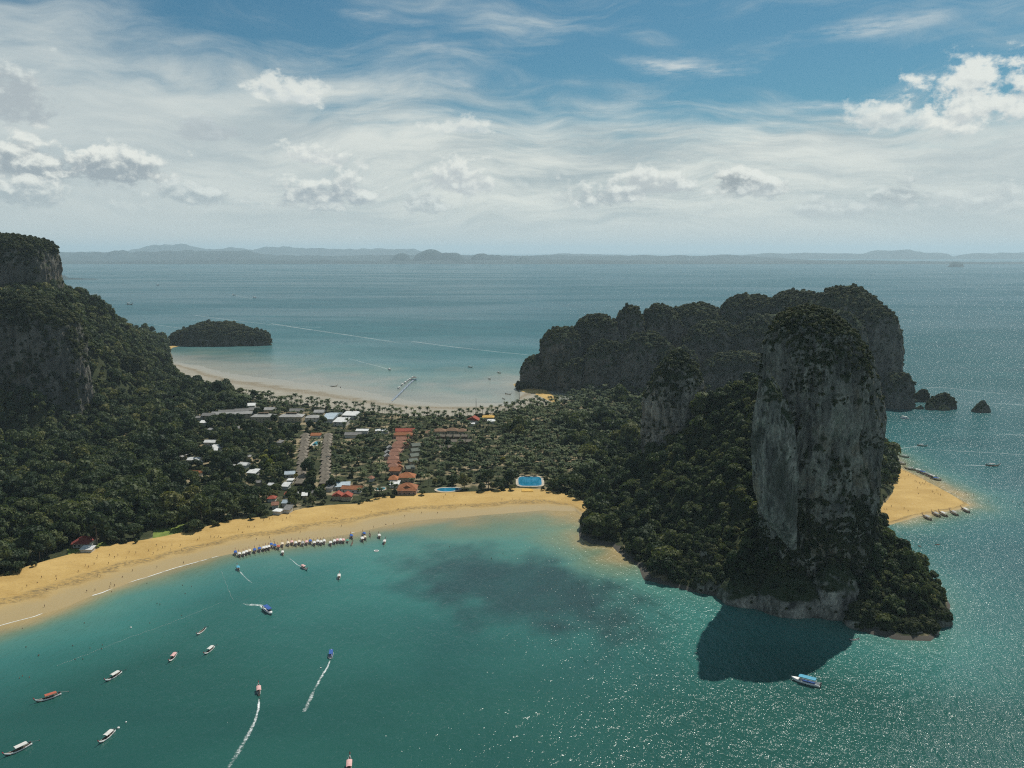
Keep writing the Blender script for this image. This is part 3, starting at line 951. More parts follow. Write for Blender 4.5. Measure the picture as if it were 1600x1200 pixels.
# the long massif behind
MASS = [(838, 26, 552, 1400, 0.9), (880, 42, 508, 1400, 0.8), (932, 44, 488, 1420, 0.8), (982, 27, 474, 1430, 0.9), (1030, 42, 472, 1460, 0.8), (1090, 58, 470, 1500, 0.7),
        (1175, 62, 456, 1480, 0.7), (1250, 66, 450, 1450, 0.8), (1322, 66, 444, 1340, 0.9), (1372, 42, 474, 1290, 0.9), (1012, 46, 515, 1330, 0.7), (1120, 58, 500, 1390, 0.6),
        (1405, 26, 578, 1222, 0.9), (955, 48, 530, 1350, 0.6), (900, 32, 556, 1360, 0.7), (1210, 74, 488, 1370, 0.6), (1290, 74, 478, 1270, 0.6), (822, 17, 592, 1388, 0.9), (1060, 40, 540, 1310, 0.6), (1150, 60, 545, 1310, 0.5)]
parts = []
for k, (cx, hw, ty, Y, dr) in enumerate(MASS):
    a, b, t = atY(cx - hw, ty, Y), atY(cx + hw, ty, Y), atY(cx, ty, Y)
    parts.append(karst_mesh(dome_rows(t[0], (b[0] - a[0]) / 2, t[2] - 5, 0, 0.02), Y, dr, 60 + k, 110, 70, 5.0, 4.0))
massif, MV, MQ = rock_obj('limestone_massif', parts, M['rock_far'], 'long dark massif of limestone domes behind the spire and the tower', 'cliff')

# cliffs on the left hill
bluff_rows = px_rows(1300, [(480, -110, 91), (450, -108, 89), (420, -106, 87), (400, -104, 83), (390, -102, 79), (383, -98, 72), (378, -90, 60), (374, -80, 38), (371, -60, 12), (370, -40, -10)])
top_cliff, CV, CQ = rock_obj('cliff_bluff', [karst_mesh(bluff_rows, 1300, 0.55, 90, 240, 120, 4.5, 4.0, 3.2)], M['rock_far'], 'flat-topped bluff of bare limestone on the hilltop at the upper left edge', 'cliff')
near_rows = px_rows(1060, [(660, -110, 146), (620, -110, 141), (590, -108, 137), (560, -106, 132), (530, -104, 125), (505, -100, 114), (490, -96, 100), (478, -90, 84), (468, -80, 60), (460, -60, 30)])
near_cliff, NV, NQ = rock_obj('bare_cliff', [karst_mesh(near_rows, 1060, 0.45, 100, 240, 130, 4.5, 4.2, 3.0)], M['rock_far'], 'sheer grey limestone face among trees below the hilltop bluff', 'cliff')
OUTCROPS = []
for k, (px, hw, ty, Y, dr, lab) in enumerate([(205, 25, 552, 1240, 0.8, 'leafy limestone buttress on the slope right of the cliff face'), (222, 18, 625, 1130, 0.8, 'leafy dark buttress low on the slope above the village'), (166, 24, 540, 1230, 0.8, 'leafy buttress beside the right edge of the cliff face'), (55, 30, 452, 1190, 0.8, 'leafy knob of rock between the bluff and the cliff face')]):
    a, b, t = atY(px - hw, ty, Y), atY(px + hw, ty, Y), atY(px, ty, Y)
    o = rock_obj('rock_outcrop', [karst_mesh(dome_rows(t[0], (b[0] - a[0]) / 2, t[2] - 6, 0, 0.05, 1.1), Y, dr, 110 + k, 80, 60, 4.0, 2.0)], M['rock_far'], lab, 'rock outcrop')
    o[0]['group'] = 'leafy buttresses on the left hill'
    OUTCROPS.append(o)

# the low wooded islet
parts = []
ISLET = [(338, 62, 503, 2075), (296, 34, 514, 2060), (395, 27, 513, 2060), (365, 40, 508, 2085), (415, 10, 530, 2050), (270, 14, 527, 2045)]
for k, (px, hw, ty, Y) in enumerate(ISLET):
    a, b, t = atY(px - hw, ty, Y), atY(px + hw, ty, Y), atY(px, ty, Y)
    parts.append(karst_mesh(dome_rows(t[0], (b[0] - a[0]) / 2, max(t[2] - 4, 3), 0, 0.22, 1.05), Y, 0.55, 130 + k, 80, 40, 4.0, 1.0))
islet, IV, IQ = rock_obj('islet', parts, M['rock_far'], 'low wooded islet off the hill in the bay beyond the isthmus', 'island')

# sea stacks off the far point
STACKS = [(1445, 628, 11, 17, 'small sharp sea rock nearest the massif at the far right', 0), (1478, 640, 21, 21, 'largest bushy sea rock off the massif with a peaked top', 1),
          (1440, 640, 7, 6, 'low dark sea rock at the left end of the row of islets', 0), (1456, 641, 6, 8, 'second small dark sea rock in front of the peaked one', 0),
          (1476, 642, 10, 8, 'flat dark sea rock in front of the bushy peaked one', 0), (1538, 645, 13, 17, 'lone dark sea rock standing apart farthest right', 0)]
STACK_OBJ = []
for k, (px, py, hw, h, lab, bush) in enumerate(STACKS):
    p = at(px, py)
    parts = [karst_mesh(dome_rows(p[0] - hw * 0.15, hw, h, hw * 0.2, 0.35, 1.1), p[1] + hw * 0.6, 0.6, 150 + k * 3, 60, 40, 2.6, 2.0),
             karst_mesh(dome_rows(p[0] + hw * 0.55, hw * 0.5, h * 0.6, 0, 0.3, 1.1), p[1] + hw * 0.5, 0.8, 151 + k * 3, 40, 26, 2.0, 1.4)]
    STACK_OBJ.append((rock_obj('sea_rock', parts, M['rock_far'], lab, 'sea rock'), bush))
tagged = [o[0][0] for o in STACK_OBJ]
for o in tagged:
    o['group'] = 'dark sea rocks off the far point'

# far shores across the strait
M['far_land'] = mat_plain('far_land', (0.032, 0.055, 0.058), 0.95, 0.3, 0.001)
def ridge(name, px0, px1, Y, top, thick, seed, n=160, base_y=None, label=None, rough=0.3):
    """a range of hills across the view: top(px) gives the crest line in photo pixels"""
    pxs = np.linspace(px0, px1, n)
    prof = [0.0, 0.45, 0.8, 1.0, 0.75, 0.35, 0.0]
    V = []
    for j, f in enumerate(prof):
        yy = Y + thick * (j / (len(prof) - 1) - 0.3)
        for px in pxs:
            c = atY(px, top(px), Y)
            h = max(c[2], 4.0)
            e = min(1, (px - px0) / (px1 - px0) * 12, (px1 - px) / (px1 - px0) * 12)
            V.append((c[0] * yy / Y, yy, -2 + (h + 2) * f * max(e, 0)))
    V = np.array(V)
    nn = fbm2(V[:, 0] * 3 / Y * 1000, V[:, 1] * 3 / Y * 1000, 60, 4, seed)
    V[:, 2] += np.where(V[:, 2] > 3, nn * V[:, 2] * rough, 0)
    i = np.arange(len(V)).reshape(len(prof), n)
    q = np.stack([i[:-1, :-1], i[:-1, 1:], i[1:, 1:], i[1:, :-1]], -1).reshape(-1, 4)
    return tag(mesh_obj(name, V, q, M['far_land'], smooth=True), label=label, kind='structure')

def bumps(px, L, base):
    y = base
    for c, w, h in L:
        t = abs(px - c) / w
        if t < 1:
            y = min(y, base - h * (1 - t ** 2.6) ** 0.7)
    return y
ridge('coast', -500, 2150, 15800, lambda x: 406.8 + 1.5 * (x > 1100) + 1.2 * math.sin(x * 0.013), 1500, 1, 400, rough=0.15)
ridge('hills', -400, 1300, 19500, lambda x: bumps(x, [(110, 60, 6), (185, 25, 7), (300, 130, 8)], 399), 2500, 2, 300, rough=0.2)
ridge('hills', 590, 850, 16800, lambda x: bumps(x, [(627, 14, 9), (660, 14, 10), (675, 25, 14), (700, 25, 11), (752, 16, 9), (765, 14, 7), (778, 8, 6), (820, 8, 4)], 405), 900, 3, 260, rough=0.12)
ridge('hills', 60, 700, 30000, lambda x: bumps(x, [(270, 70, 10), (420, 150, 6), (600, 120, 4)], 393), 3000, 4, 200, rough=0.2)
ridge('hills', 760, 2100, 27000, lambda x: bumps(x, [(880, 120, 6), (1240, 90, 7), (1400, 60, 12), (1450, 40, 8), (1560, 70, 7), (1330, 80, 6), (1750, 200, 12)], 402), 3000, 5, 240, rough=0.2)
ridge('hills', 1478, 1508, 12600, lambda x: bumps(x, [(1494, 12, 7)], 416), 300, 6, 40, rough=0.1)
ridge('low_headland', 60, 156, 7000, lambda x: bumps(x, [(95, 14, 8), (118, 22, 4)], 438.5), 300, 7, 80, rough=0.3)

# ------------------------------------------------------------------ haze over the strait
def build_haze():
    m, n, out = material('haze_air')
    v = n.new('ShaderNodeVolumePrincipled')
    v.inputs['Color'].default_value = (0.68, 0.84, 0.93, 1)
    v.inputs['Density'].default_value = HAZE_DENSITY
    v.inputs['Anisotropy'].default_value = 0.15
    n.link(v.outputs[0], out.inputs['Volume'])
    b = MB(); b.box(-62000, 62000, -6500, 73000, -12, 640)
    tag(b.build('haze', m), kind='stuff')
build_haze()
#@@PLANTS
# ------------------------------------------------------------------ plants
def leaf_cards(centers, normals, size, r, jit=0.42):
    n = len(centers)
    d = normals + r.normal(size=(n, 3)) * jit
    d /= np.linalg.norm(d, axis=1, keepdims=True)
    a = np.cross(d, r.normal(size=(n, 3)))
    a /= np.maximum(np.linalg.norm(a, axis=1, keepdims=True), 1e-6)
    b = np.cross(d, a)
    s = (size * (0.55 + 0.9 * r.random(n)))[:, None]
    q = [centers + (a * ca + b * cb * 0.8) * s for ca, cb in ((-1, -.35), (-.2, -1), (1, .2), (.1, 1))]
    q[2] = q[2] - np.array([0, 0, 1]) * s * 0.35
    V = np.stack(q, 1).reshape(-1, 3)
    return V, np.arange(n * 4).reshape(n, 4)

def ico(center, rad, sub=1):
    bm = bmesh.new()
    bmesh.ops.create_icosphere(bm, subdivisions=sub, radius=1.0)
    v = np.array([p.co[:] for p in bm.verts]) * rad + center
    f = np.array([[q.index for q in p.verts] for p in bm.faces])
    bm.free()
    return v, f

def make_crown(seed, R, H, base, lobes, cards, card, flat=0.7, core=0.80):
    """a broad leafy crown of lumpy leaf clumps; returns quads (cards) and triangles (dark inner masses)"""
    r = np.random.default_rng(seed)
    CV, CF, IV, IF = [], [], [], []
    nv = ni = 0
    for k in range(lobes):
        a = 2.399963 * k + r.normal() * 0.4
        q = math.sqrt((k + 0.4) / lobes)
        rad = R * q * 0.72
        lr = R * (0.28 + 0.22 * r.random()) * (1.15 - 0.25 * q)
        c = np.array([rad * math.cos(a), rad * math.sin(a), base + (H - base) * (0.62 * (1 - q ** 2.2) + 0.26 + 0.16 * r.normal() * q)])
        sc = np.array([1, 1, flat]) * lr
        n = int(cards * (0.6 + 0.8 * r.random()))
        d = r.normal(size=(n, 3)); d[:, 2] += 0.25
        d /= np.linalg.norm(d, axis=1, keepdims=True)
        bump = 1 + 0.22 * perlin(d * 2.2 + seed + k)
        P = c + d * sc * (bump * (0.90 + 0.16 * r.random(n)))[:, None]
        v, f = leaf_cards(P, d, card, r)
        CV.append(v); CF.append(f + nv); nv += len(v)
        v, f = ico(c, sc * core, 1)
        v = c + (v - c) * (1 + 0.18 * perlin((v - c) / lr * 1.8 + seed))[:, None]
        IV.append(v); IF.append(f + ni); ni += len(v)
    CV, CF, IV, IF = map(np.vstack, (CV, CF, IV, IF))
    return CV, CF, IV, IF

def crown_mesh(name, data, mat):
    CV, CF, IV, IF = data
    V = np.vstack([CV, IV])
    loops = np.r_[CF.ravel(), (IF + len(CV)).ravel()].astype(np.int32)
    tot = np.r_[np.full(len(CF), 4), np.full(len(IF), 3)].astype(np.int32)
    me = bpy.data.meshes.new(name)
    me.vertices.add(len(V)); me.vertices.foreach_set('co', V.astype(np.float32).ravel())
    me.loops.add(len(loops)); me.loops.foreach_set('vertex_index', loops)
    me.polygons.add(len(tot))
    me.polygons.foreach_set('loop_start', np.r_[0, np.cumsum(tot)[:-1]].astype(np.int32))
    me.polygons.foreach_set('loop_total', tot)
    me.update(calc_edges=True)
    me.materials.append(mat)
    return me

def trunk_mesh(name, h, r0, lean=0.0, limbs=3, seed=0, bend=0.0):
    r = random.Random(seed)
    b = MB()
    pts = [Vector((bend * (t ** 2) * h + 0.0, lean * t * h, t * h)) for t in (0, 0.35, 0.7, 1.0)]
    for k in range(3):
        b.tube(pts[k], pts[k + 1], r0 * (1 - 0.22 * k), r0 * (1 - 0.22 * (k + 1)), 6)
    for k in range(limbs):
        a = 2.1 * k + r.random()
        p = pts[2]
        b.tube(p, p + Vector((math.cos(a) * h * 0.35, math.sin(a) * h * 0.35, h * 0.35)), r0 * 0.45, r0 * 0.2, 5)
    me = bpy.data.meshes.new(name)
    me.from_pydata(b.v, [], b.f); me.update()
    me.materials.append(M['bark'])
    return me

def palm_fronds(seed, n=15, L=3.6):
    r = np.random.default_rng(seed)
    V, Fc = [], []
    for k in range(n):
        a = 2.399963 * k + r.normal() * 0.15
        up = 0.95 - 1.25 * (k / n) + r.normal() * 0.1
        dirx, diry = math.cos(a), math.sin(a)
        ln = L * (0.85 + 0.3 * r.random())
        seg = 6
        o = len(V)
        w = 0.46
        p = np.array([0.0, 0, 0]); ang = up
        sx, sy = -diry, dirx
        for j in range(seg + 1):
            t = j / seg
            ww = w * (0.25 + 1.5 * math.sin(min(1, t * 1.15 + 0.12) * math.pi) ** 0.8) if j < seg else 0.06
            droop = ww * 0.55
            V.append(tuple(p + np.array([sx * ww, sy * ww, -droop])))
            V.append(tuple(p))
            V.append(tuple(p + np.array([-sx * ww, -sy * ww, -droop])))
            p = p + np.array([dirx * math.cos(ang), diry * math.cos(ang), math.sin(ang)]) * ln / seg
            ang -= 0.30 + 0.06 * r.normal()
        for j in range(seg):
            q = o + j * 3
            Fc += [[q, q + 1, q + 4, q + 3], [q + 1, q + 2, q + 5, q + 4]]
    return np.array(V), np.array(Fc)

# source meshes
CROWNS = []
for k, (R, H, base, lobes, cards, card, flat) in enumerate([
        (6.0, 12.0, 4.5, 13, 64, 0.85, 0.72), (7.2, 10.5, 4.0, 16, 60, 0.9, 0.60), (4.8, 13.5, 5.0, 11, 62, 0.8, 0.9),
        (5.4, 9.5, 3.2, 12, 60, 0.8, 0.75), (6.6, 14.0, 5.0, 15, 62, 0.9, 0.85), (5.0, 11.0, 3.0, 18, 44, 0.62, 0.8)]):
    CROWNS.append((crown_mesh('crown', make_crown(k + 1, R, H, base, lobes, cards, card, flat), M['leaf']), H, R))
TRUNKS = [trunk_mesh('trunk', H * 0.75, 0.34, 0.02, 3, k) for k, (_, H, _) in enumerate(CROWNS)]
# scrub for the cliffs: lower, wider clumps that start at the ground
SHRUBS = [crown_mesh('shrub', make_crown(50 + k, R, H, -0.5, lobes, cards, card, flat), M['leaf_cliff'])
          for k, (R, H, lobes, cards, card, flat) in enumerate([(4.2, 4.6, 10, 46, 0.75, 0.8), (3.4, 5.4, 9, 44, 0.7, 0.95), (4.8, 3.6, 11, 44, 0.75, 0.7), (3.0, 3.4, 8, 40, 0.6, 0.85)])]
YELLOW = crown_mesh('crown', make_crown(80, 4.6, 8.5, 3.0, 11, 60, 0.75, 0.7), M['leaf_light'])
PALMS = []
for k in range(4):
    V, Fc = palm_fronds(200 + k, 15 + k % 3, 4.1 + 0.3 * k)
    h = 8.5 + 1.3 * k
    bend = (-0.10, 0.06, 0.14, -0.04)[k]
    me = bpy.data.meshes.new('fronds')
    me.from_pydata(V.tolist(), [], Fc.tolist()); me.update(); me.materials.append(M['frond'])
    PALMS.append((me, trunk_mesh('trunk', h, 0.2, 0.0, 0, 30 + k, bend), h, bend))

# sources for the massed plants (palm crowns lifted onto their trunks)
def source(name, meshes):
    """one mesh from several, used as the model that a mass repeats"""
    V, Fq, mats, mi = [], [], [], []
    o = 0
    for me, off in meshes:
        nv = len(me.vertices)
        co = np.empty(nv * 3, np.float32); me.vertices.foreach_get('co', co)
        V.append(co.reshape(-1, 3) + np.array(off, np.float32))
        for p in me.polygons:
            Fq.append([i + o for i in p.vertices]); mi.append(len(mats))
        mats.append(me.materials[0]); o += nv
    r = bpy.data.meshes.new(name)
    r.from_pydata(np.vstack(V).tolist(), [], Fq); r.update()
    for m in mats: r.materials.append(m)
    r.polygons.foreach_set('material_index', mi)
    return bpy.data.objects.new(name, r)
SRC_TREE = [bpy.data.objects.new('crown_model', c[0]) for c in CROWNS]
SRC_SHRUB = [bpy.data.objects.new('shrub_model', c) for c in SHRUBS]
SRC_PALM = [source('palm_model', [(f, (b * h, 0, h)), (t, (0, 0, 0))]) for f, t, h, b in PALMS]

def scatter(name, P, scale, rotz, src, label=None, parent=None, tilt=None, cat=None, pick=None):
    """a mass of plants: one object, points that carry copies of the models"""
    P = np.asarray(P, np.float32)
    if len(P) == 0:
        return None
    me = bpy.data.meshes.new(name)
    me.vertices.add(len(P)); me.vertices.foreach_set('co', P.ravel())
    def attr(nm, typ, val, key='value'):
        a = me.attributes.new(nm, typ, 'POINT'); a.data.foreach_set(key, val)
    scale = np.asarray(scale, np.float32)
    if scale.ndim == 1:
        scale = np.stack([scale, scale, scale * (0.85 + 0.35 * RNG.random(len(P)).astype(np.float32))], 1)
    attr('size', 'FLOAT_VECTOR', scale.astype(np.float32).ravel(), 'vector')
    rot = np.zeros((len(P), 3), np.float32); rot[:, 2] = rotz
    if tilt is not None: rot[:, :2] = tilt
    attr('turn', 'FLOAT_VECTOR', rot.ravel(), 'vector')
    attr('model', 'INT', (RNG.integers(0, len(src), len(P)) if pick is None else pick).astype(np.int32))
    o = bpy.data.objects.new(name, me); COL.objects.link(o)
    if parent is not None: o.parent = parent
    tag(o, label, cat, None, 'stuff')
    g = bpy.data.node_groups.new('mass_of_plants', 'GeometryNodeTree')
    g.interface.new_socket('Geometry', in_out='INPUT', socket_type='NodeSocketGeometry')
    g.interface.new_socket('Geometry', in_out='OUTPUT', socket_type='NodeSocketGeometry')
    gi, go = g.nodes.new('NodeGroupInput'), g.nodes.new('NodeGroupOutput')
    iop = g.nodes.new('GeometryNodeInstanceOnPoints')
    jn = g.nodes.new('GeometryNodeJoinGeometry')
    for s in src:
        oi = g.nodes.new('GeometryNodeObjectInfo')
        oi.inputs['Object'].default_value = s
        oi.inputs['As Instance'].default_value = True
        g.links.new(oi.outputs['Geometry'], jn.inputs[0])
    def named(nm, typ):
        a = g.nodes.new('GeometryNodeInputNamedAttribute'); a.data_type = typ
        a.inputs['Name'].default_value = nm
        return [q for q in a.outputs if q.enabled and q.name == 'Attribute'][0]
    g.links.new(gi.outputs[0], iop.inputs['Points'])
    g.links.new(jn.outputs[0], iop.inputs['Instance'])
    iop.inputs['Pick Instance'].default_value = True
    g.links.new(named('model', 'INT'), iop.inputs['Instance Index'])
    g.links.new(named('turn', 'FLOAT_VECTOR'), iop.inputs['Rotation'])
    g.links.new(named('size', 'FLOAT_VECTOR'), iop.inputs['Scale'])
    g.links.new(iop.outputs[0], go.inputs[0])
    md = o.modifiers.new('plants', 'NODES'); md.node_group = g
    return o

# --- the clearings: every roof, pool and lane keeps the trees off it (filled in below, before planting)
CLEAR = []      # (x, y, half width, half depth, how far the gap opens towards the viewer)

#@@BUILDINGS
# ------------------------------------------------------------------ buildings, pools, pier
for nm, c, metal in [('grey', (0.20, 0.195, 0.185), False), ('pale_grey', (0.34, 0.335, 0.32), False), ('white', (0.68, 0.68, 0.66), True), ('blue_white', (0.42, 0.50, 0.55), True),
                     ('brown', (0.20, 0.12, 0.07), False), ('terracotta', (0.30, 0.115, 0.05), False), ('orange', (0.36, 0.135, 0.055), False), ('red', (0.33, 0.075, 0.045), False),
                     ('rust', (0.27, 0.13, 0.085), False), ('green_grey', (0.15, 0.17, 0.14), False), ('thatch', (0.21, 0.18, 0.14), False), ('gold', (0.55, 0.33, 0.07), False), ('maroon', (0.22, 0.05, 0.04), False)]:
    M['roof_' + nm] = mat_roof('roof_' + nm, c, 1.2, metal)
M['wall_white'] = mat_plain('wall_white', (0.55, 0.53, 0.48), 0.85, 0.15)
M['wall_cream'] = mat_plain('wall_cream', (0.42, 0.35, 0.24), 0.85, 0.2)
M['wall_wood'] = mat_plain('wall_wood', (0.17, 0.10, 0.055), 0.8, 0.3)
M['wall_pink'] = mat_plain('wall_pink', (0.42, 0.28, 0.22), 0.85, 0.2)
M['glass'] = mat_plain('window_glass', (0.03, 0.04, 0.05), 0.15, 0.2, spec=0.6)
M['timber'] = mat_plain('timber', (0.13, 0.085, 0.05), 0.8, 0.3)
M['concrete'] = mat_plain('concrete', (0.36, 0.35, 0.33), 0.9, 0.2)
M['paving'] = mat_plain('paving', (0.40, 0.35, 0.27), 0.9, 0.25, 0.3)
M['pool_water'] = mat_plain('pool_water', (0.012, 0.15, 0.25), 0.08, 0.25, 0.25, spec=0.5)
M['pool_teal'] = mat_plain('pool_teal', (0.015, 0.19, 0.23), 0.08, 0.25, 0.25, spec=0.5)

def mpp(px, py, z=4.0):
    """metres per photo pixel at this place"""
    return proj(at(px, py, z))[0, 2] / F

def roof_mesh(w, d, rh, kind, ov=0.7, t=0.25):
    """roof sitting at z = 0 with eaves and thickness; the ridge runs along x"""
    b = MB()
    x, y = w / 2 + ov, d / 2 + ov
    if kind == 'flat':
        b.box(-x, x, -y, y, 0, t)
        return b
    if kind == 'shed':
        b.add([(-x, -y, 0), (x, -y, 0), (x, y, rh), (-x, y, rh), (-x, -y, t), (x, -y, t), (x, y, rh + t), (-x, y, rh + t)],
              [[3, 2, 1, 0], [4, 5, 6, 7], [0, 1, 5, 4], [1, 2, 6, 5], [2, 3, 7, 6], [3, 0, 4, 7]])
        return b
    r = max(x - y, 0.3) if kind == 'hip' else x
    lo = [(-x, -y, 0), (x, -y, 0), (x, y, 0), (-x, y, 0)]
    up = [(-x, -y, t), (x, -y, t), (x, y, t), (-x, y, t), (-r, 0, rh + t), (r, 0, rh + t)]
    b.add(lo + up, [[3, 2, 1, 0], [0, 1, 5, 4], [1, 2, 6, 5], [2, 3, 7, 6], [3, 0, 4, 7], [4, 5, 9, 8], [6, 7, 8, 9], [5, 6, 9], [7, 4, 8]])
    return b

def house(px, py, wpx, d, h, rh, kind, roof, wall='wall_white', yaw=0.0, name='house', label=None, cat='house', group=None, win=None, along_y=False, veranda=False, gap=15.0, skylight=False, z0=2.2):
    k = mpp(px, py)
    w = wpx * k
    p = at(px, py, z0 + h + rh * 0.5)
    CLEAR.append((p[0], p[1], (d if along_y else w) / 2 + 1.5, (w if along_y else d) / 2 + 1.5, gap))
    t = thing(name, label, cat, (p[0], p[1], z0 - 0.3), math.radians(yaw) + (math.pi / 2 if along_y else 0), group)
    b = MB(); b.box(-w / 2, w / 2, -d / 2, d / 2, 0, h + 0.32)
    if kind == 'gable':
        for s in (-1, 1):
            x0, x1 = sorted((s * w / 2, s * (w / 2 - 0.2)))
            b.add([(x0, -d / 2, h + 0.3), (x0, d / 2, h + 0.3), (x0, 0, h + 0.3 + rh * 0.82), (x1, -d / 2, h + 0.3), (x1, d / 2, h + 0.3), (x1, 0, h + 0.3 + rh * 0.82)],
                  [[0, 2, 1], [3, 4, 5], [0, 3, 5, 2], [1, 2, 5, 4]])
    b.build('wall', M[wall], t)
    o = roof_mesh(w, d, rh, kind).build('roof', M['roof_' + roof], t); o.location = (0, 0, h + 0.34)
    if kind in ('hip', 'gable'):
        c = MB(); r = (max(w / 2 - d / 2, 0.3) if kind == 'hip' else w / 2 + 0.6)
        c.box(-r, r, -0.22, 0.22, rh + 0.18, rh + 0.36)
        c.build('ridge_cap', M['roof_' + roof], o)
    if skylight:
        c = MB(); c.box(-w * 0.22, w * 0.22, -1.3, 1.3, rh * 0.75, rh + 1.2); c.box(-w * 0.24, w * 0.24, -1.7, 1.7, rh + 1.2, rh + 1.4)
        c.build('roof_vent', M['timber'], o)
    if win:
        wm = None
        face = -d / 2
        n = max(2, int(w / win))
        for fl in range(max(1, int(h // 3.0))):
            for q in range(n):
                x = (q + 0.5) / n * w - w / 2
                if wm is None:
                    c = MB(); c.box(-0.7, 0.7, -0.06, 0.02, 0, 1.4); o2 = c.build('window', M['glass'], t); wm = o2
                else:
                    o2 = wm.copy(); COL.objects.link(o2); o2.parent = t
                o2.location = (x, face, 1.2 + fl * 3.0)
    if veranda:
        c = MB(); y0 = -d / 2 - 2.2
        c.box(-w / 2, w / 2, y0, -d / 2 - 0.01, 0.25, 0.45)
        c.build('veranda', M['timber'], t)
        for x in (-w / 2 + 0.15, 0, w / 2 - 0.15):
            c = MB(); c.tube((x, y0 + 0.15, 0.45), (x, y0 + 0.15, h), 0.1); c.build('post', M['timber'], t)
        c = MB(); c.add([(-w / 2 - .3, y0 - .3, h - .2), (w / 2 + .3, y0 - .3, h - .2), (w / 2 + .3, -d / 2 - .72, h + .4), (-w / 2 - .3, -d / 2 - .72, h + .4),
                         (-w / 2 - .3, y0 - .3, h - .1), (w / 2 + .3, y0 - .3, h - .1), (w / 2 + .3, -d / 2 - .72, h + .5), (-w / 2 - .3, -d / 2 - .72, h + .5)],
                        [[3, 2, 1, 0], [4, 5, 6, 7], [0, 1, 5, 4], [1, 2, 6, 5], [2, 3, 7, 6], [3, 0, 4, 7]])
        c.build('veranda_roof', M['roof_' + roof], t)
    return t

HB = dict(name='hotel_block', cat='hotel', win=4.5)
house(412, 648, 33, 18, 7.5, 3.2, 'hip', 'pale_grey', 'wall_cream', label='long hotel block with pale hipped roof and dark ridge vent, left of its twin', skylight=True, gap=48, **HB)
house(456, 648, 34, 18, 7.5, 3.2, 'hip', 'pale_grey', 'wall_cream', label='long hotel block with pale hipped roof and dark ridge vent, right of its twin', skylight=True, gap=48, **HB)
house(490, 650, 22, 14, 6, 2.6, 'hip', 'pale_grey', 'wall_white', label='white hotel wing with hipped roof beside the long blue-grey gabled roof', gap=44, **HB)
house(519, 648, 17, 44, 6, 3.6, 'gable', 'blue_white', 'wall_white', yaw=-6, label='long blue-grey gabled roof running away from the viewer', gap=22, name='hotel_block', cat='hotel')
house(534, 656, 19, 20, 6, 2.2, 'shed', 'white', 'wall_white', yaw=-6, label='bright white lean-to roof at the right end of the hotel row', gap=40, **HB)
house(549, 646, 22, 22, 6, 1.6, 'shed', 'white', 'wall_white', yaw=-6, label='white sloping roof behind the bright lean-to at the hotel row', gap=30, **HB)
for i, (px, py, w, lab) in enumerate([
        (422, 638, 15, 'grey gabled roof tucked behind the left twin hotel block'), (464, 640, 20, 'grey hipped roof tucked behind the right twin hotel block'), (499, 642, 14, 'grey gabled roof behind the white hotel wing'),
        (354, 642, 22, 'long grey roof at the left end of the hotel cluster'), (366, 645, 24, 'long grey roof second in the left hotel cluster'), (378, 640, 20, 'grey gabled roof at the back of the left hotel cluster'),
        (386, 644, 22, 'grey roof just left of the pale twin blocks'), (397, 638, 15, 'small grey roof below the lone white roof'), (341, 645, 18, 'grey roof outermost left of the hotel cluster'), (326, 647, 17, 'worn grey roof among trees left of the hotel cluster')]):
    house(px, py, w, 11, 6, 3, 'gable', 'grey' if i % 2 else 'pale_grey', 'wall_cream', yaw=(12 if 3 <= i <= 7 else 0), label=lab, group='grey roofs of the hotel cluster', gap=20, **HB)
house(392, 632, 13, 14, 6, 1.5, 'shed', 'white', 'wall_white', yaw=8, label='lone white roof against the dark mangroves behind the hotel', name='hotel_block', cat='hotel')
house(313, 651, 11, 9, 3.5, 1.8, 'gable', 'grey', label='small grey roof alone at the foot of the left hill', gap=16)
house(321, 659, 15, 9, 3.5, 1.6, 'shed', 'white', label='small white roof in the trees below the hotel cluster', gap=20)
# thin white roofs of the middle lane
for px, py, w, lab in [(566, 672, 18, 'thin white roof left in the middle lane'), (597, 672, 19, 'thin white roof right in the middle lane')]:
    house(px, py, w, 7, 4, 1.0, 'shed', 'white', label=lab, name='shed', cat='shed', gap=24)
house(552, 677, 24, 10, 4, 2.6, 'gable', 'grey', label='grey gabled roof in front of the thin white roofs', gap=22)
# small pale roofs tucked among the trees of the village
BITS = [(286, 712), (312, 722), (322, 703), (345, 712), (362, 728), (370, 708), (388, 712), (330, 670), (352, 664), (372, 668), (398, 676), (418, 672), (438, 690), (404, 752), (424, 756), (462, 770), (476, 772), (492, 768)]
def nth(n):
    return {1: 'first', 2: 'second', 3: 'third', 4: 'fourth', 5: 'fifth', 6: 'sixth', 7: 'seventh', 8: 'eighth', 9: 'ninth', 10: 'tenth'}.get(n, str(n) + 'th')
for i, (px, py) in enumerate(sorted(BITS)):
    house(px, py, 7 + (i * 5) % 5, 6, 3.2, 1.6, 'gable' if i % 2 else 'shed', ('pale_grey', 'white', 'grey')[i % 3], 'wall_cream', yaw=RNG.uniform(-30, 30), name='hut', cat='hut',
          label=f'tiny {("pale grey", "white", "grey")[i % 3]} roof tucked in the village trees, {nth(i + 1)} from the left', group='tiny roofs tucked in the village trees', gap=10)
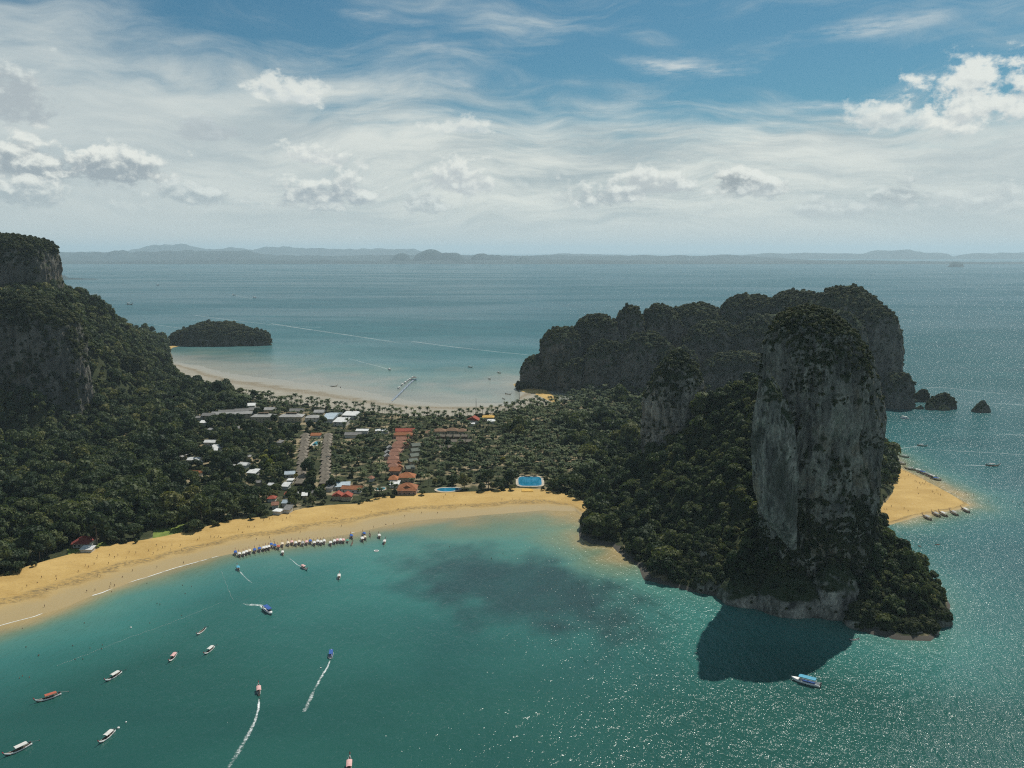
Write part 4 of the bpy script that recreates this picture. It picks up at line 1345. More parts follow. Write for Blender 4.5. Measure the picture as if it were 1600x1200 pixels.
# two bungalow columns
def nth(n):
    return {1: 'first', 2: 'second', 3: 'third', 4: 'fourth', 5: 'fifth', 6: 'sixth', 7: 'seventh', 8: 'eighth', 9: 'ninth', 10: 'tenth', 11: 'eleventh', 12: 'twelfth'}.get(n, str(n) + ('th' if 10 <= n % 100 <= 20 else {1: 'st', 2: 'nd', 3: 'rd'}.get(n % 10, 'th')))
def column(pts, side):
    proto = None
    for i, (px, py) in enumerate(pts):
        lab = f'grey thatched bungalow, {nth(i + 1)} from the beach in the {side} bungalow column'
        if proto is None:
            proto = house(px, py, 14, 7.5, 3.2, 2.6, 'hip', 'thatch', 'wall_wood', name='bungalow', cat='bungalow', label=lab, group='bungalows in two columns', veranda=True, win=4, gap=13)
            base = proto
        else:
            p = at(px, py, 2.2 + 3.2 + 1.3)
            CLEAR.append((p[0], p[1], 7, 5, 13))
            copy_tree(base, (p[0], p[1], 1.9), RNG.uniform(-0.12, 0.12), lab)
column([(470, 750), (471, 744), (472, 738), (471, 732), (473, 726), (472, 720), (474, 714), (473, 709), (475, 704), (474, 699), (476, 694), (477, 690), (476, 686), (478, 682), (477, 678)], 'left')
column([(508, 750), (509, 744), (509, 738), (508, 732), (509, 726), (510, 720), (509, 714), (510, 709), (510, 704), (511, 700), (511, 695), (512, 690), (512, 686), (513, 682), (513, 678)], 'right')
house(494, 678, 14, 9, 3.6, 2.4, 'gable', 'orange', 'wall_white', label='orange roofed pavilion closing the gap between the bungalow columns', name='pavilion', cat='pavilion', gap=18)
# white roofs in the trees to the left
for px, py, w, roof, kind, lab in [
        (331, 689, 20, 'white', 'gable', 'widest white roof of the cluster above the left wood'), (340, 697, 17, 'white', 'shed', 'white roof in front of the widest one of its cluster'), (352, 706, 14, 'white', 'gable', 'white roof lowest right of the cluster above the left wood'),
        (334, 703, 10, 'white', 'shed', 'small white roof lowest left of its cluster'), (304, 716, 18, 'white', 'gable', 'white roof below the wooded cliffs, right of the pair'), (277, 706, 15, 'white', 'gable', 'white roof nearest the left hill among dark trees'),
        (381, 724, 14, 'white', 'gable', 'white roof left of the yellow flowering trees'), (396, 736, 14, 'white', 'shed', 'white roof below the yellow flowering trees'), (242, 671, 8, 'white', 'gable', 'tiny pale roof under the dark buttress of the hill'),
        (265, 609, 14, 'orange', 'gable', 'orange roof at the shore where the hill meets the flats'), (75, 768, 16, 'grey', 'shed', 'grey roof deep in the left wood'), (211, 760, 12, 'pale_grey', 'shed', 'small pale roof in the left wood'),
        (305, 737, 18, 'orange', 'gable', 'orange roof half hidden in the wood left of centre'), (84, 813, 12, 'orange', 'gable', 'upper small orange roof in the wood near the beach'), (95, 822, 17, 'orange', 'gable', 'lower orange roof in the wood near the beach'),
        (453, 738, 14, 'blue_white', 'gable', 'pale blue roof at the top of the lane to the beach'), (454, 749, 8, 'white', 'flat', 'narrow white roof along the lane to the beach'), (447, 757, 10, 'white', 'shed', 'white lean-to at the bend of the lane'),
        (450, 769, 9, 'red', 'hip', 'steep red roof on the lane to the beach'), (449, 783, 12, 'blue_white', 'gable', 'pale gabled roof at the beach end of the lane'), (450, 793, 10, 'grey', 'shed', 'grey roof nearest the sand on the lane'),
        (425, 776, 11, 'red', 'hip', 'red roof left of the lane to the beach'), (430, 786, 9, 'rust', 'gable', 'brown roof left of the lane to the beach'), (435, 797, 12, 'white', 'flat', 'white flat roof at the sand left of the lane'),
        (534, 757, 24, 'blue_white', 'shed', 'pale blue roof behind the orange gables'), (550, 761, 30, 'terracotta', 'gable', 'long brown-orange roof behind the twin gables'), (516, 760, 9, 'grey', 'shed', 'narrow grey roof left of the orange gables'),
        (580, 745, 8, 'rust', 'hip', 'small rust roof in the palms left of the winding row'), (557, 760, 15, 'brown', 'gable', 'brown roof half hidden right of the twin gables')]:
    big = w > 13
    house(px, py, w, 9 if big else 7, 3.6, 2.2 if kind != 'flat' else 0.4, kind, roof, 'wall_white', yaw=RNG.uniform(-14, 14), label=lab, win=4 if big else None, gap=17 if py < 780 else 12, group='roofs scattered through the trees')
house(528, 771, 13, 9, 3.8, 3.0, 'gable', 'red', 'wall_cream', label='left one of the twin orange-red gables by the beach', along_y=True, gap=14, name='beach_restaurant', cat='restaurant')
house(542, 772, 14, 9, 3.8, 3.0, 'gable', 'red', 'wall_cream', label='right one of the twin orange-red gables by the beach', along_y=True, gap=14, name='beach_restaurant', cat='restaurant')
house(132, 841, 26, 11, 4.2, 3.4, 'hip', 'maroon', 'wall_white', label='dark red roofed pavilion in a clearing above the beach at left', name='pavilion', cat='pavilion', win=3, veranda=True, gap=14)
house(137, 856, 17, 6, 2.6, 1.0, 'shed', 'white', label='low white roof on the lawn below the dark red pavilion', gap=12)
# the winding row of terracotta roofs
row = [(633, 671, 28, 'red'), (630, 677, 30, 'terracotta'), (629, 684, 18, 'rust'), (625, 690, 17, 'rust'), (622, 696, 16, 'rust'), (619, 702, 16, 'rust'), (617, 708, 15, 'rust'), (615, 714, 15, 'rust'), (615, 720, 16, 'rust'), (616, 726, 17, 'rust'), (618, 732, 15, 'terracotta')]
for i, (px, py, w, roof) in enumerate(row):
    lab = f'{"bright red" if roof == "red" else "brown-red"} tiled roof, {nth(len(row) - i)} from the near end of the winding row'
    house(px, py, w, 11, 4.5, 3.0, 'hip' if i % 2 else 'gable', roof, 'wall_pink', yaw=RNG.uniform(-8, 8), label=lab, group='winding row of brown-red roofs', name='row_house', cat='house', win=4, gap=14)
for i, (px, py, w) in enumerate([(637, 686, 8), (634, 693, 8), (609, 698, 7), (606, 705, 7), (605, 711, 7), (622, 722, 7), (624, 728, 7)]):
    lab = f'small pale gable beside the winding row, {nth(i + 1)} counted from the far end'
    house(px, py, w, 6, 4.0, 2.4, 'gable', 'pale_grey' if 2 <= i <= 4 else 'terracotta', 'wall_pink', yaw=20, label=lab, group='small gables beside the winding row', along_y=True, gap=12)
for i, (px, py, w) in enumerate([(649, 694, 12), (648, 702, 12), (647, 710, 12), (645, 718, 12), (640, 729, 12)]):
    house(px, py, w, 9, 4.2, 2.6, 'gable', 'green_grey', 'wall_cream', yaw=24, label=f'grey-green gabled cottage, {nth(5 - i)} from the beach right of the winding row', group='grey-green cottages right of the winding row', name='cottage', cat='cottage', win=4, gap=16)
house(636, 741, 24, 13, 5, 4.0, 'hip', 'orange', 'wall_cream', label='orange hip roof with dormer, upper of the pair near the beach', name='resort_hall', cat='resort hall', win=4, gap=16)
house(615, 745, 13, 10, 5, 3.6, 'hip', 'orange', 'wall_white', label='small orange hip roof left of the large pair', name='resort_hall', cat='resort hall', win=4, gap=12)
big = house(637, 758, 28, 14, 5.5, 4.6, 'hip', 'terracotta', 'wall_pink', label='largest orange-brown hip roof facing the beach', name='resort_hall', cat='resort hall', win=4, veranda=True, gap=10)
for t, w in ((big, 5.0),):
    c = MB(); c.add([(-w, -5.6, 6.6), (w, -5.6, 6.6), (0, -5.6, 9.6), (-w, -1, 6.6), (w, -1, 6.6), (0, -1, 9.6)], [[0, 1, 2], [1, 4, 5, 2], [3, 0, 2, 5], [0, 3, 4, 1]])
    c.build('dormer', M['roof_terracotta'], t)
    c = MB(); c.box(-w * 0.55, w * 0.55, -5.75, -5.61, 6.8, 7.8); c.build('dormer_window', M['glass'], t)
house(617, 754, 13, 14, 3.5, 0.4, 'flat', 'white', 'wall_white', label='white flat-roofed building left of the largest orange roof', gap=12)
house(636, 766, 24, 6, 3.2, 1.2, 'shed', 'rust', 'wall_pink', label='low pink-brown terrace roof in front of the largest orange roof', gap=14, name='terrace', cat='terrace')
for px, py, w, lab in [(687, 671, 18, 'brown hip roof, left of the brown pair in the far palms'), (707, 670, 17, 'brown hip roof, right of the brown pair in the far palms'), (670, 674, 10, 'small brown roof left of the brown pair in the far palms'), (722, 671, 12, 'small brown roof right of the brown pair in the far palms')]:
    house(px, py, w, 12, 4, 3, 'hip', 'brown', 'wall_cream', label=lab, gap=18, win=4, group='brown hip roofs in the far palms')
k = 0
for py, xs in ((680, (682, 692, 703, 714, 726)), (688, (686, 698, 709, 721, 732)), (697, (690, 704, 729))):
    for px in xs:
        k += 1
        house(px, py, 8, 6, 3, 2.4, 'gable', 'thatch', 'wall_wood', yaw=RNG.uniform(-25, 25), label=f'thatched hut, {nth(xs.index(px) + 1)} from the left in the {dict([(680, "back"), (688, "middle"), (697, "front")])[py]} row under the palms', name='hut', cat='hut', group='thatched huts under the far palms', gap=9)
# the shrine by the eastern shore
house(740, 653, 12, 16, 4.5, 4.4, 'gable', 'red', 'wall_white', yaw=-14, label='steep orange-red roof beside the thin mast on the far shore', name='shrine_hall', cat='hall', along_y=True, gap=20)
house(763, 650, 17, 12, 5.5, 2.2, 'hip', 'gold', 'wall_cream', label='yellow-gold roofed building by the eastern shore', name='shrine_hall', cat='hall', win=4, gap=24)
house(737, 661, 9, 7, 3.5, 1.0, 'flat', 'white', label='white block below the steep orange-red roof', gap=18)
house(768, 657, 11, 7, 3.5, 1.4, 'shed', 'white', label='white lean-to in front of the gold-roofed building', gap=18)
p = at(744, 652, 2.0)
t = thing('mast', 'thin lattice mast rising above the far palms by the eastern shore', 'mast', (p[0], p[1], 2.0))
b = MB(); b.tube((0, 0, 0), (0, 0, 27), 0.55, 0.25, 6); b.build('pole', M['timber'], t)
b = MB()
for z in (9, 14, 19, 23): b.box(-0.7, 0.7, -0.7, 0.7, z, z + 0.3)
b.build('platform', M['concrete'], t)

# pools
def pool(px, py, wpx, d, shape, label, water='pool_water', gap=18):
    k = mpp(px, py, 2.5); w = wpx * k
    p = at(px, py, 2.6)
    CLEAR.append((p[0], p[1], w / 2 + 4, d / 2 + 3, gap))
    t = thing('swimming_pool', label, 'swimming pool', (p[0], p[1], 2.45), 0)
    n = 40
    def ring(f, z):
        r = []
        for i in range(n):
            a = 2 * math.pi * i / n
            c, s = math.cos(a), math.sin(a)
            e = 1 / max((abs(c) ** shape + abs(s) ** shape) ** (1 / shape), 1e-6)
            wob = 1 + 0.10 * math.sin(2 * a + 0.6) + 0.05 * math.sin(3 * a) if shape < 3 else 1
            r.append((c * e * (w / 2 + f) * wob, s * e * (d / 2 + f) * wob, z))
        return r
    v = ring(2.6, 0.30) + ring(2.6, 0.0); b = MB()
    b.add(v, [list(range(n))] + [[i + n, (i + 1) % n + n, (i + 1) % n, i] for i in range(n)]); b.build('deck', M['paving'], t)
    b = MB(); v = ring(0.5, 0.31) + ring(0, 0.42) + ring(0.5, 0.42)
    b.add(v, [[i, (i + 1) % n, 2 * n + (i + 1) % n, 2 * n + i] for i in range(n)] + [[2 * n + i, 2 * n + (i + 1) % n, n + (i + 1) % n, n + i] for i in range(n)]); b.build('rim', M['concrete'], t)
    b = MB(); b.add(ring(0.02, 0.36), [list(range(n))]); b.build('water', M[water], t)
    return t
pool(828, 752, 36, 34, 5, 'wide turquoise rectangular pool under trees at the right end of the beach', gap=12)
pool(700, 765, 32, 13, 2.2, 'curved blue pool behind the middle of the beach', gap=8)
pool(595, 764, 12, 10, 2.2, 'small teal pool left of the white flat-roofed building', 'pool_teal', gap=8)
pool(494, 693, 8, 22, 4, 'narrow teal pool between the bungalow columns', 'pool_teal', gap=12)
pool(560, 765, 12, 9, 2.2, 'small blue pool right of the twin orange gables', gap=8)
t = house(824, 766, 16, 8, 0.5, 0.2, 'flat', 'gold', 'wall_cream', label='sandy sun deck between the wide pool and the beach', name='sun_deck', cat='deck', gap=10)

# lane down to the beach and a lawn: clear ground
def patch(name, pts, mat, z=2.32):
    P = [at(x, y, z) for x, y in pts]
    v = [(q[0], q[1], z) for q in P]
    o = tag(mesh_obj(name, v, [list(range(len(v)))], mat), kind='structure')
    return o
M['lawn'] = mat_plain('lawn', (0.13, 0.17, 0.035), 0.95, 0.35, 0.12)
patch('lane', [(441, 742), (447, 742), (443, 800), (434, 806)], M['paving'])
patch('lawn', [(105, 858), (135, 852), (165, 846), (168, 856), (140, 866), (108, 872)], M['lawn'])
patch('lawn', [(240, 826), (270, 819), (290, 818), (284, 832), (262, 837), (238, 842)], M['lawn'])
patch('lawn', [(405, 700), (430, 698), (436, 735), (425, 742), (412, 728)], M['lawn'], 2.34)
for px, py, hw, hd, gap in [(441, 775, 3, 40, 0), (138, 860, 22, 8, 12), (262, 832, 14, 8, 16)]:
    p = at(px, py, 2.2); CLEAR.append((p[0], p[1], hw, hd, gap))
# yellow flowering trees in the village
for i, (px, py, s, lab) in enumerate([(418, 706, 1.0, 'yellow-green tree at the top of the bright group in the village'), (427, 714, 0.9, 'yellow-green tree second from the top of the bright group'), (412, 716, 1.1, 'yellow-green tree at the left edge of the bright group'),
                                   (422, 724, 1.15, 'brightest yellow tree low in the bright group'), (432, 733, 0.9, 'yellow-green tree lowest right of the bright group'), (505, 756, 0.6, 'small yellow bush below the right bungalow column'),
                                   (462, 739, 0.55, 'small golden bush beside the pale blue roof on the lane'), (786, 715, 0.7, 'lone yellow-green tree in the palms inland of the wide pool'), (795, 749, 0.6, 'yellow-green bush left of the wide turquoise pool'),
                                   (716, 698, 0.7, 'yellow-green tree in the grove in front of the thatched huts'), (842, 698, 0.8, 'yellow-green tree in the palm grove left of the spire'), (522, 696, 0.6, 'yellow bush beside the right bungalow column')]):
    p = at(px, py, 8)
    CLEAR.append((p[0], p[1], 3.5 * s, 3.5 * s, 12))
    t = thing('flowering_tree', lab, 'tree', (p[0], p[1], 2.2), i * 1.3, 'bright yellow-green trees of the village', s)
    o = bpy.data.objects.new('crown', YELLOW); COL.objects.link(o); o.parent = t
    o = bpy.data.objects.new('trunk', TRUNKS[3]); COL.objects.link(o); o.parent = t

# floating pier on the eastern flats
M['pontoon'] = mat_plain('pontoon_blue', (0.07, 0.13, 0.19), 0.6, 0.25)
M['plank'] = mat_plain('pier_plank', (0.20, 0.24, 0.28), 0.8, 0.25)
def pier():
    pts = [at(x, y, 0.8) for x, y in [(604, 636), (612, 627), (621, 618), (631, 608), (641, 598), (647, 593)]]
    P = resample(np.array([q[:2] for q in pts]), 21)
    o = P[0]
    t = thing('floating_pier', 'long blue-grey floating pier reaching out from the far shore', 'pier', (o[0], o[1], 0))
    for i in range(20):
        a, b_ = P[i] - o, P[i + 1] - o
        d = b_ - a; L = np.linalg.norm(d); d = d / L; nrm = np.array([-d[1], d[0]])
        def q(s, w, z):
            r = a + d * s + nrm * w
            return (r[0], r[1], z)
        b = MB()
        v = [q(0.12, -1.9, -0.2), q(L - 0.12, -1.9, -0.2), q(L - 0.12, 1.9, -0.2), q(0.12, 1.9, -0.2), q(0.12, -1.9, 0.7), q(L - 0.12, -1.9, 0.7), q(L - 0.12, 1.9, 0.7), q(0.12, 1.9, 0.7)]
        f = [[3, 2, 1, 0], [4, 5, 6, 7], [0, 1, 5, 4], [1, 2, 6, 5], [2, 3, 7, 6], [3, 0, 4, 7]]
        b.add(v, f)
        po = b.build('pontoon', M['pontoon'], t)
        b = MB(); v = [(x * 1, y, z + 0.74 if z > 0 else 0.705) for x, y, z in v]
        v = [q(0.05, -1.5, 0.72), q(L - 0.05, -1.5, 0.72), q(L - 0.05, 1.5, 0.72), q(0.05, 1.5, 0.72), q(0.05, -1.5, 0.86), q(L - 0.05, -1.5, 0.86), q(L - 0.05, 1.5, 0.86), q(0.05, 1.5, 0.86)]
        b.add(v, f); b.build('deck', M['plank'], po)
        b = MB()
        for w in (-1.75, 1.75):
            b.tube(q(0.3, w, 0.7), q(0.3, w, 1.9), 0.06); b.tube(q(0, w, 1.85), q(L, w, 1.85), 0.05)
        b.build('railing', M['concrete'], po)
    e = P[-1] - o
    b = MB(); b.box(e[0] - 5, e[0] + 5, e[1] - 4, e[1] + 4, -0.2, 0.9); b.build('landing_stage', M['pontoon'], t)
    b = MB()
    for x in (-3.5, 3.5):
        for y in (-2.5, 2.5): b.tube((e[0] + x, e[1] + y, 0.9), (e[0] + x, e[1] + y, 4.2), 0.15)
    b.build('shelter_posts', M['timber'], t)
    o2 = roof_mesh(7.5, 5.5, 2.0, 'hip').build('shelter_roof', M['roof_grey'], t); o2.location = (e[0], e[1], 4.2)
    b = MB()
    for i in range(1, 20, 2):
        a = P[i] - o
        b.tube((a[0] + 2.3, a[1], -3), (a[0] + 2.3, a[1], 3.2), 0.2)
    b.build('piles', M['timber'], t)
pier()
# ------------------------------------------------------------------ planting
def jitter_grid(x0, x1, y0, y1, step, seed):
    r = np.random.default_rng(seed)
    xs, ys = np.arange(x0, x1, step), np.arange(y0, y1, step)
    X, Y = np.meshgrid(xs, ys)
    X = X + (np.arange(len(ys)) % 2)[:, None] * step / 2
    return np.stack([X.ravel() + r.uniform(-.42, .42, X.size) * step, Y.ravel() + r.uniform(-.42, .42, X.size) * step], 1)

def in_view(P, h=10, m=40):
    a = proj(P)
    b = proj(P + np.array([0, 0, h]))
    return (a[:, 2] > 0) & (a[:, 0] > -m) & (a[:, 0] < 1600 + m) & (b[:, 1] < 1200 + m) & (a[:, 1] > 300)

def clear_of(P, extra=0.0):
    ok = np.ones(len(P), bool)
    for x, y, hw, hd, gap in CLEAR:
        ok &= ~((np.abs(P[:, 0] - x) < hw + extra) & (P[:, 1] < y + hd + extra) & (P[:, 1] > y - hd - gap - extra))
    return ok

pts = jitter_grid(-1200, 640, 480, 2000, 8.2, 3)
sd = signed(pts, veg_poly)
pts, sd = pts[sd > 1.0], sd[sd > 1.0]
gz = ground_z(pts[:, 0], pts[:, 1])
P3 = np.c_[pts, gz]
keep = in_view(P3, 14, 90)
P3, sd = P3[keep], sd[keep]
e = 3.0
sx = (ground_z(P3[:, 0] + e, P3[:, 1]) - ground_z(P3[:, 0] - e, P3[:, 1])) / (2 * e)
sy = (ground_z(P3[:, 0], P3[:, 1] + e) - ground_z(P3[:, 0], P3[:, 1] - e)) / (2 * e)
slope = np.hypot(sx, sy)
pxy = proj(P3)
hill = P3[:, 2] > 5.0
headland = (P3[:, 0] > 60) & (P3[:, 1] < 900) & hill
# plain: where palms stand and where broad trees stand
nz1 = fbm2(P3[:, 0], P3[:, 1], 60, 3, 4.0)
nz2 = fbm2(P3[:, 0], P3[:, 1], 25, 3, 9.0)
palmness = 0.35 + 0.75 * nz1 + 0.35 * nz2 + np.clip((pxy[:, 0] - 430) / 160, -0.9, 0.55) - np.clip((pxy[:, 1] - 752) / 18, 0, 1) * 0.75 - np.clip((pxy[:, 0] - 860) / 130, 0, 1) * 0.75 - 0.12
palmness = palmness + np.where((pxy[:, 1] < 660) & (pxy[:, 0] > 255), 0.45, 0)
is_palm = (~hill) & (palmness > 0.42)
ok = clear_of(P3)
thin = RNG.random(len(P3))
village = (~hill) & (pxy[:, 0] > 300) & (pxy[:, 0] < 790) & (pxy[:, 1] > 640) & (pxy[:, 1] < 800)
ok &= ~village | (RNG.random(len(P3)) < 0.74)
ok &= np.where(is_palm, thin < 0.9, np.where(hill, thin < 0.82, thin < 0.66))
ok &= slope < 2.6
P3, sd, is_palm, hill, headland, slope, pxy, nz2 = [a[ok] for a in (P3, sd, is_palm, hill, headland, slope, pxy, nz2)]
size = np.where(is_palm, RNG.uniform(0.8, 1.25, len(P3)), (0.72 + 0.95 * RNG.random(len(P3)) ** 1.5) * (1 + 0.35 * nz2))
size = np.where(hill & ~headland, size * 0.92, size)
vil = (~hill) & (pxy[:, 0] > 300) & (pxy[:, 0] < 790) & (pxy[:, 1] > 640) & (pxy[:, 1] < 800)
size = np.where(vil, size * np.where(is_palm, 0.92, 0.72), size)
size = np.where(headland, size * 0.80, size)
size = size * np.where(RNG.random(len(P3)) < 0.05, 1.35, 1.0)
edge = np.clip(sd / 8, 0.5, 1)
size = size * np.where(is_palm, 1, edge)
rotz = RNG.uniform(0, 6.283, len(P3))
model = RNG.integers(0, 100, len(P3))
# extra small trees to close the headland slope
def extra_scrub(n, x0, x1, y0, y1, zmin, seed):
    r = np.random.default_rng(seed)
    q = np.stack([r.uniform(x0, x1, n), r.uniform(y0, y1, n)], 1)
    q = q[signed(q, veg_poly) > 0.8]
    z = ground_z(q[:, 0], q[:, 1])
    q = np.c_[q, z][z > zmin]
    q = q[in_view(q, 6)]
    return q

# nearest trees in view stand as things of their own
dist = np.linalg.norm(P3 - np.array([0, 0, CAM_H]), axis=1)
fully = (pxy[:, 0] > 4) & (pxy[:, 0] < 1596) & (pxy[:, 1] < 1196)
def nearest(mask, n):
    i = np.where(mask & fully)[0]
    return i[np.argsort(dist[i])][:n]
tree_i = nearest(~is_palm & ~headland & ~hill, 290)
palm_i = nearest(is_palm, 290)
single = np.zeros(len(P3), bool); single[tree_i] = True; single[palm_i] = True

ZONES = [(0, 'leftmost stretch of the long beach'), (140, 'long beach below the dark red pavilion roof'), (270, 'long beach left of the moored longtail row'), (400, 'beach lane with red and white roofs'), (500, 'orange gabled roofs near the beach'), (610, 'large orange hip roofs by the beach'), (680, 'curved blue pool behind the beach'), (790, 'wide turquoise pool behind the beach'), (880, 'sandy corner where beach meets headland')]
def zone(px):
    z = ZONES[0][1]
    for a, t in ZONES:
        if px >= a: z = t
    return z
protos = {}
def plant_tree(i):
    k = model[i] % len(CROWNS)
    rows = 'edge' if sd[i] < 16 else ('second' if sd[i] < 45 else 'inner')
    where = {'edge': 'at the sand edge, ', 'second': 'just behind the front trees, ', 'inner': 'deep in the wood, '}[rows]
    lab = 'broadleaf tree ' + where + zone(pxy[i, 0])
    grp = 'broadleaf trees ' + where + zone(pxy[i, 0])
    key = ('t', k)
    if key not in protos:
        t = thing('broadleaf_tree', lab, 'tree', P3[i], rotz[i], grp, size[i])
        for nm, me in (('crown', CROWNS[k][0]), ('trunk', TRUNKS[k])):
            o = bpy.data.objects.new(nm, me); COL.objects.link(o); o.parent = t
        protos[key] = t
    else:
        copy_tree(protos[key], P3[i], rotz[i], lab, grp, size[i])
def plant_palm(i):
    k = model[i] % len(PALMS)
    rows = 'second' if pxy[i, 1] > 745 else ('inner' if pxy[i, 1] > 715 else 'far')
    where = {'second': 'close behind the ', 'inner': 'in the grove inland of the ', 'far': 'far inland of the '}[rows]
    lab = 'coconut palm ' + where + zone(pxy[i, 0])
    grp = 'coconut palms ' + where + zone(pxy[i, 0])
    key = ('p', k)
    if key not in protos:
        t = thing('palm_tree', lab, 'palm tree', P3[i], rotz[i], grp, size[i])
        me, tr, h, b = PALMS[k]
        o = bpy.data.objects.new('fronds', me); COL.objects.link(o); o.parent = t; o.location = (b * h, 0, h)
        o = bpy.data.objects.new('trunk', tr); COL.objects.link(o); o.parent = t
        protos[key] = t
    else:
        copy_tree(protos[key], P3[i], rotz[i], lab, grp, size[i])
for i in tree_i: plant_tree(i)
for i in palm_i: plant_palm(i)

m = ~single & ~is_palm & ~headland
scatter('woodland', P3[m], size[m], rotz[m], SRC_TREE, 'dark broadleaf forest over the left hill and the flat isthmus', pick=model[m] % len(SRC_TREE))
m = ~single & is_palm
scatter('palm_grove', P3[m], size[m], rotz[m], SRC_PALM, 'coconut palm grove filling the middle of the isthmus', pick=model[m] % len(SRC_PALM))
m = headland
q = extra_scrub(6500, 60, 330, 470, 860, 2.3, 8)
qs = RNG.uniform(0.45, 0.95, len(q))
mix = np.r_[size[m] * 0.85, qs * 0.58]
HP = np.vstack([P3[m] - np.array([0, 0, 1.5]), q - np.array([0, 0, 1.5])])
scatter('headland_wood', HP, mix, RNG.uniform(0, 6.28, len(HP)), SRC_TREE, 'dense scrubby forest on the headland below the spire and tower')
# undergrowth under the plain's trees
q = extra_scrub(9000, -700, 520, 560, 1450, 0, 12)
q = q[(q[:, 2] < 6) & clear_of(q, 0.5)]
scatter('undergrowth', q - np.array([0, 0, 0.4]), RNG.uniform(0.4, 0.85, len(q)), RNG.uniform(0, 6.28, len(q)), SRC_SHRUB, 'low bushes and undergrowth between the trees of the isthmus')

# creepers and scrub on the limestone
def dress(name, V, Q, n, prob, parent, seed, lo=0.4, hi=1.0, src=None, sink=0.6, label=None):
    P, Nn = face_samples(V, Q, n, seed)
    nz = fbm(P / 22 + seed, 3)
    fine = fbm(P / 7 + seed * 2, 2)
    pr = prob(P, Nn, nz, fine)
    r = np.random.default_rng(seed + 1)
    k = (r.random(n) < pr) & (P[:, 2] > 1.5) & (Nn[:, 1] < 0.75)
    P, Nn = P[k], Nn[k]
    s = r.uniform(lo, hi, len(P)) * np.where(Nn[:, 2] > 0.45, 1.0, 0.72)
    tilt = np.stack([-Nn[:, 1] * 0.5, Nn[:, 0] * 0.5], 1) * (1 - np.abs(Nn[:, 2:3]))
    return scatter(name, P - Nn * sink, s, r.uniform(0, 0.6, len(P)), src or SRC_SHRUB, label, parent, tilt)

def veg_prob(flat, wall, thresh, lowband=0.0):
    def f(P, Nn, nz, fine):
        up = Nn[:, 2]
        a = np.where(up > 0.42, flat, 0)
        a = np.where((up > 0.10) & (up <= 0.42), flat * 0.6 * (nz > -0.15), a)
        w = wall * ((nz + 0.5 * fine) > thresh)
        a = np.maximum(a, np.where(up <= 0.42, w, 0))
        if lowband:
            t = np.clip((lowband - P[:, 2]) / 14 + nz * 1.4, 0, 1) * (P[:, 2] > 6)
            a = np.maximum(a, t * 0.8)
        return a
    return f
dress('foliage', TV, TQ, 26000, veg_prob(0.95, 0.85, 0.40, 62), tower, 3, 0.14, 0.48)
dress('foliage', TV, TQ, 9000, lambda P, Nn, nz, fine: np.clip((70 - P[:, 2]) / 10 + nz * 1.6, 0, 1) * (P[:, 2] > 14) * np.where(P[:, 0] < 184, np.clip((44 - P[:, 2]) / 6, 0, 1), 1.0), tower, 4, 0.35, 0.85)
dress('foliage', PV, PQ, 4200, veg_prob(0.95, 0.35, 0.45, 30), spire, 5, 0.3, 0.7)
dress('foliage', UV, UQ, 1500, veg_prob(0.5, 0.3, 0.5), buttress, 6, 0.12, 0.35)
for k, (o, V, Q) in enumerate(SHORE):
    dress('foliage', V, Q, 260 if k < 5 else 320, veg_prob(0.35 if k < 3 else 0.9, 0.12 if k < 3 else 0.25 if k < 5 else 0.6, 0.3 if k < 5 else 0.0), o, 40 + k, 0.28, 0.65)
dress('foliage', MV, MQ, 34000, veg_prob(0.95, 0.75, 0.02), massif, 9, 0.45, 1.05, sink=1.2)
dress('foliage', CV, CQ, 6000, veg_prob(0.95, 0.35, 0.42), top_cliff, 11, 0.6, 1.3)
dress('foliage', NV, NQ, 7000, veg_prob(0.95, 0.4, 0.40), near_cliff, 13, 0.6, 1.3)
for k, (o, V, Q) in enumerate(OUTCROPS):
    dress('foliage', V, Q, 1100, veg_prob(0.95, 0.85, -0.25), o, 60 + k, 0.6, 1.3)
dress('foliage', IV, IQ, 2600, veg_prob(1.0, 0.9, -0.6), islet, 17, 0.7, 1.5, sink=-0.2)
for k, ((o, V, Q), bush) in enumerate(STACK_OBJ):
    if bush or k == 0:
        dress('foliage', V, Q, 500, veg_prob(0.9, 0.15, 0.3), o, 19 + k, 0.35, 0.75)
# ------------------------------------------------------------------ boats
M['hull_wood'] = mat_plain('hull_wood', (0.10, 0.055, 0.03), 0.55, 0.35, 1.5)
M['hull_dark'] = mat_plain('hull_dark', (0.03, 0.035, 0.045), 0.5, 0.3, 1.5)
M['gunwale'] = mat_plain('gunwale', (0.42, 0.33, 0.24), 0.6, 0.2)
M['white_paint'] = mat_plain('white_paint', (0.72, 0.72, 0.70), 0.4, 0.08)
M['inside'] = mat_plain('boat_inside', (0.10, 0.075, 0.055), 0.8, 0.3)
M['steel'] = mat_plain('engine_steel', (0.06, 0.06, 0.065), 0.4, 0.2, spec=0.5)
M['ribbon'] = mat_plain('ribbon', (0.50, 0.06, 0.08), 0.7, 0.2)
for nm, c in [('white', (0.55, 0.54, 0.51)), ('blue', (0.03, 0.09, 0.30)), ('cyan', (0.08, 0.30, 0.42)), ('red', (0.36, 0.10, 0.06)), ('pink', (0.56, 0.34, 0.32)), ('cream', (0.56, 0.48, 0.36)), ('green', (0.05, 0.26, 0.20)), ('grey', (0.30, 0.30, 0.30))]:
    M['canvas_' + nm] = mat_plain('canvas_' + nm, c, 0.8, 0.15)

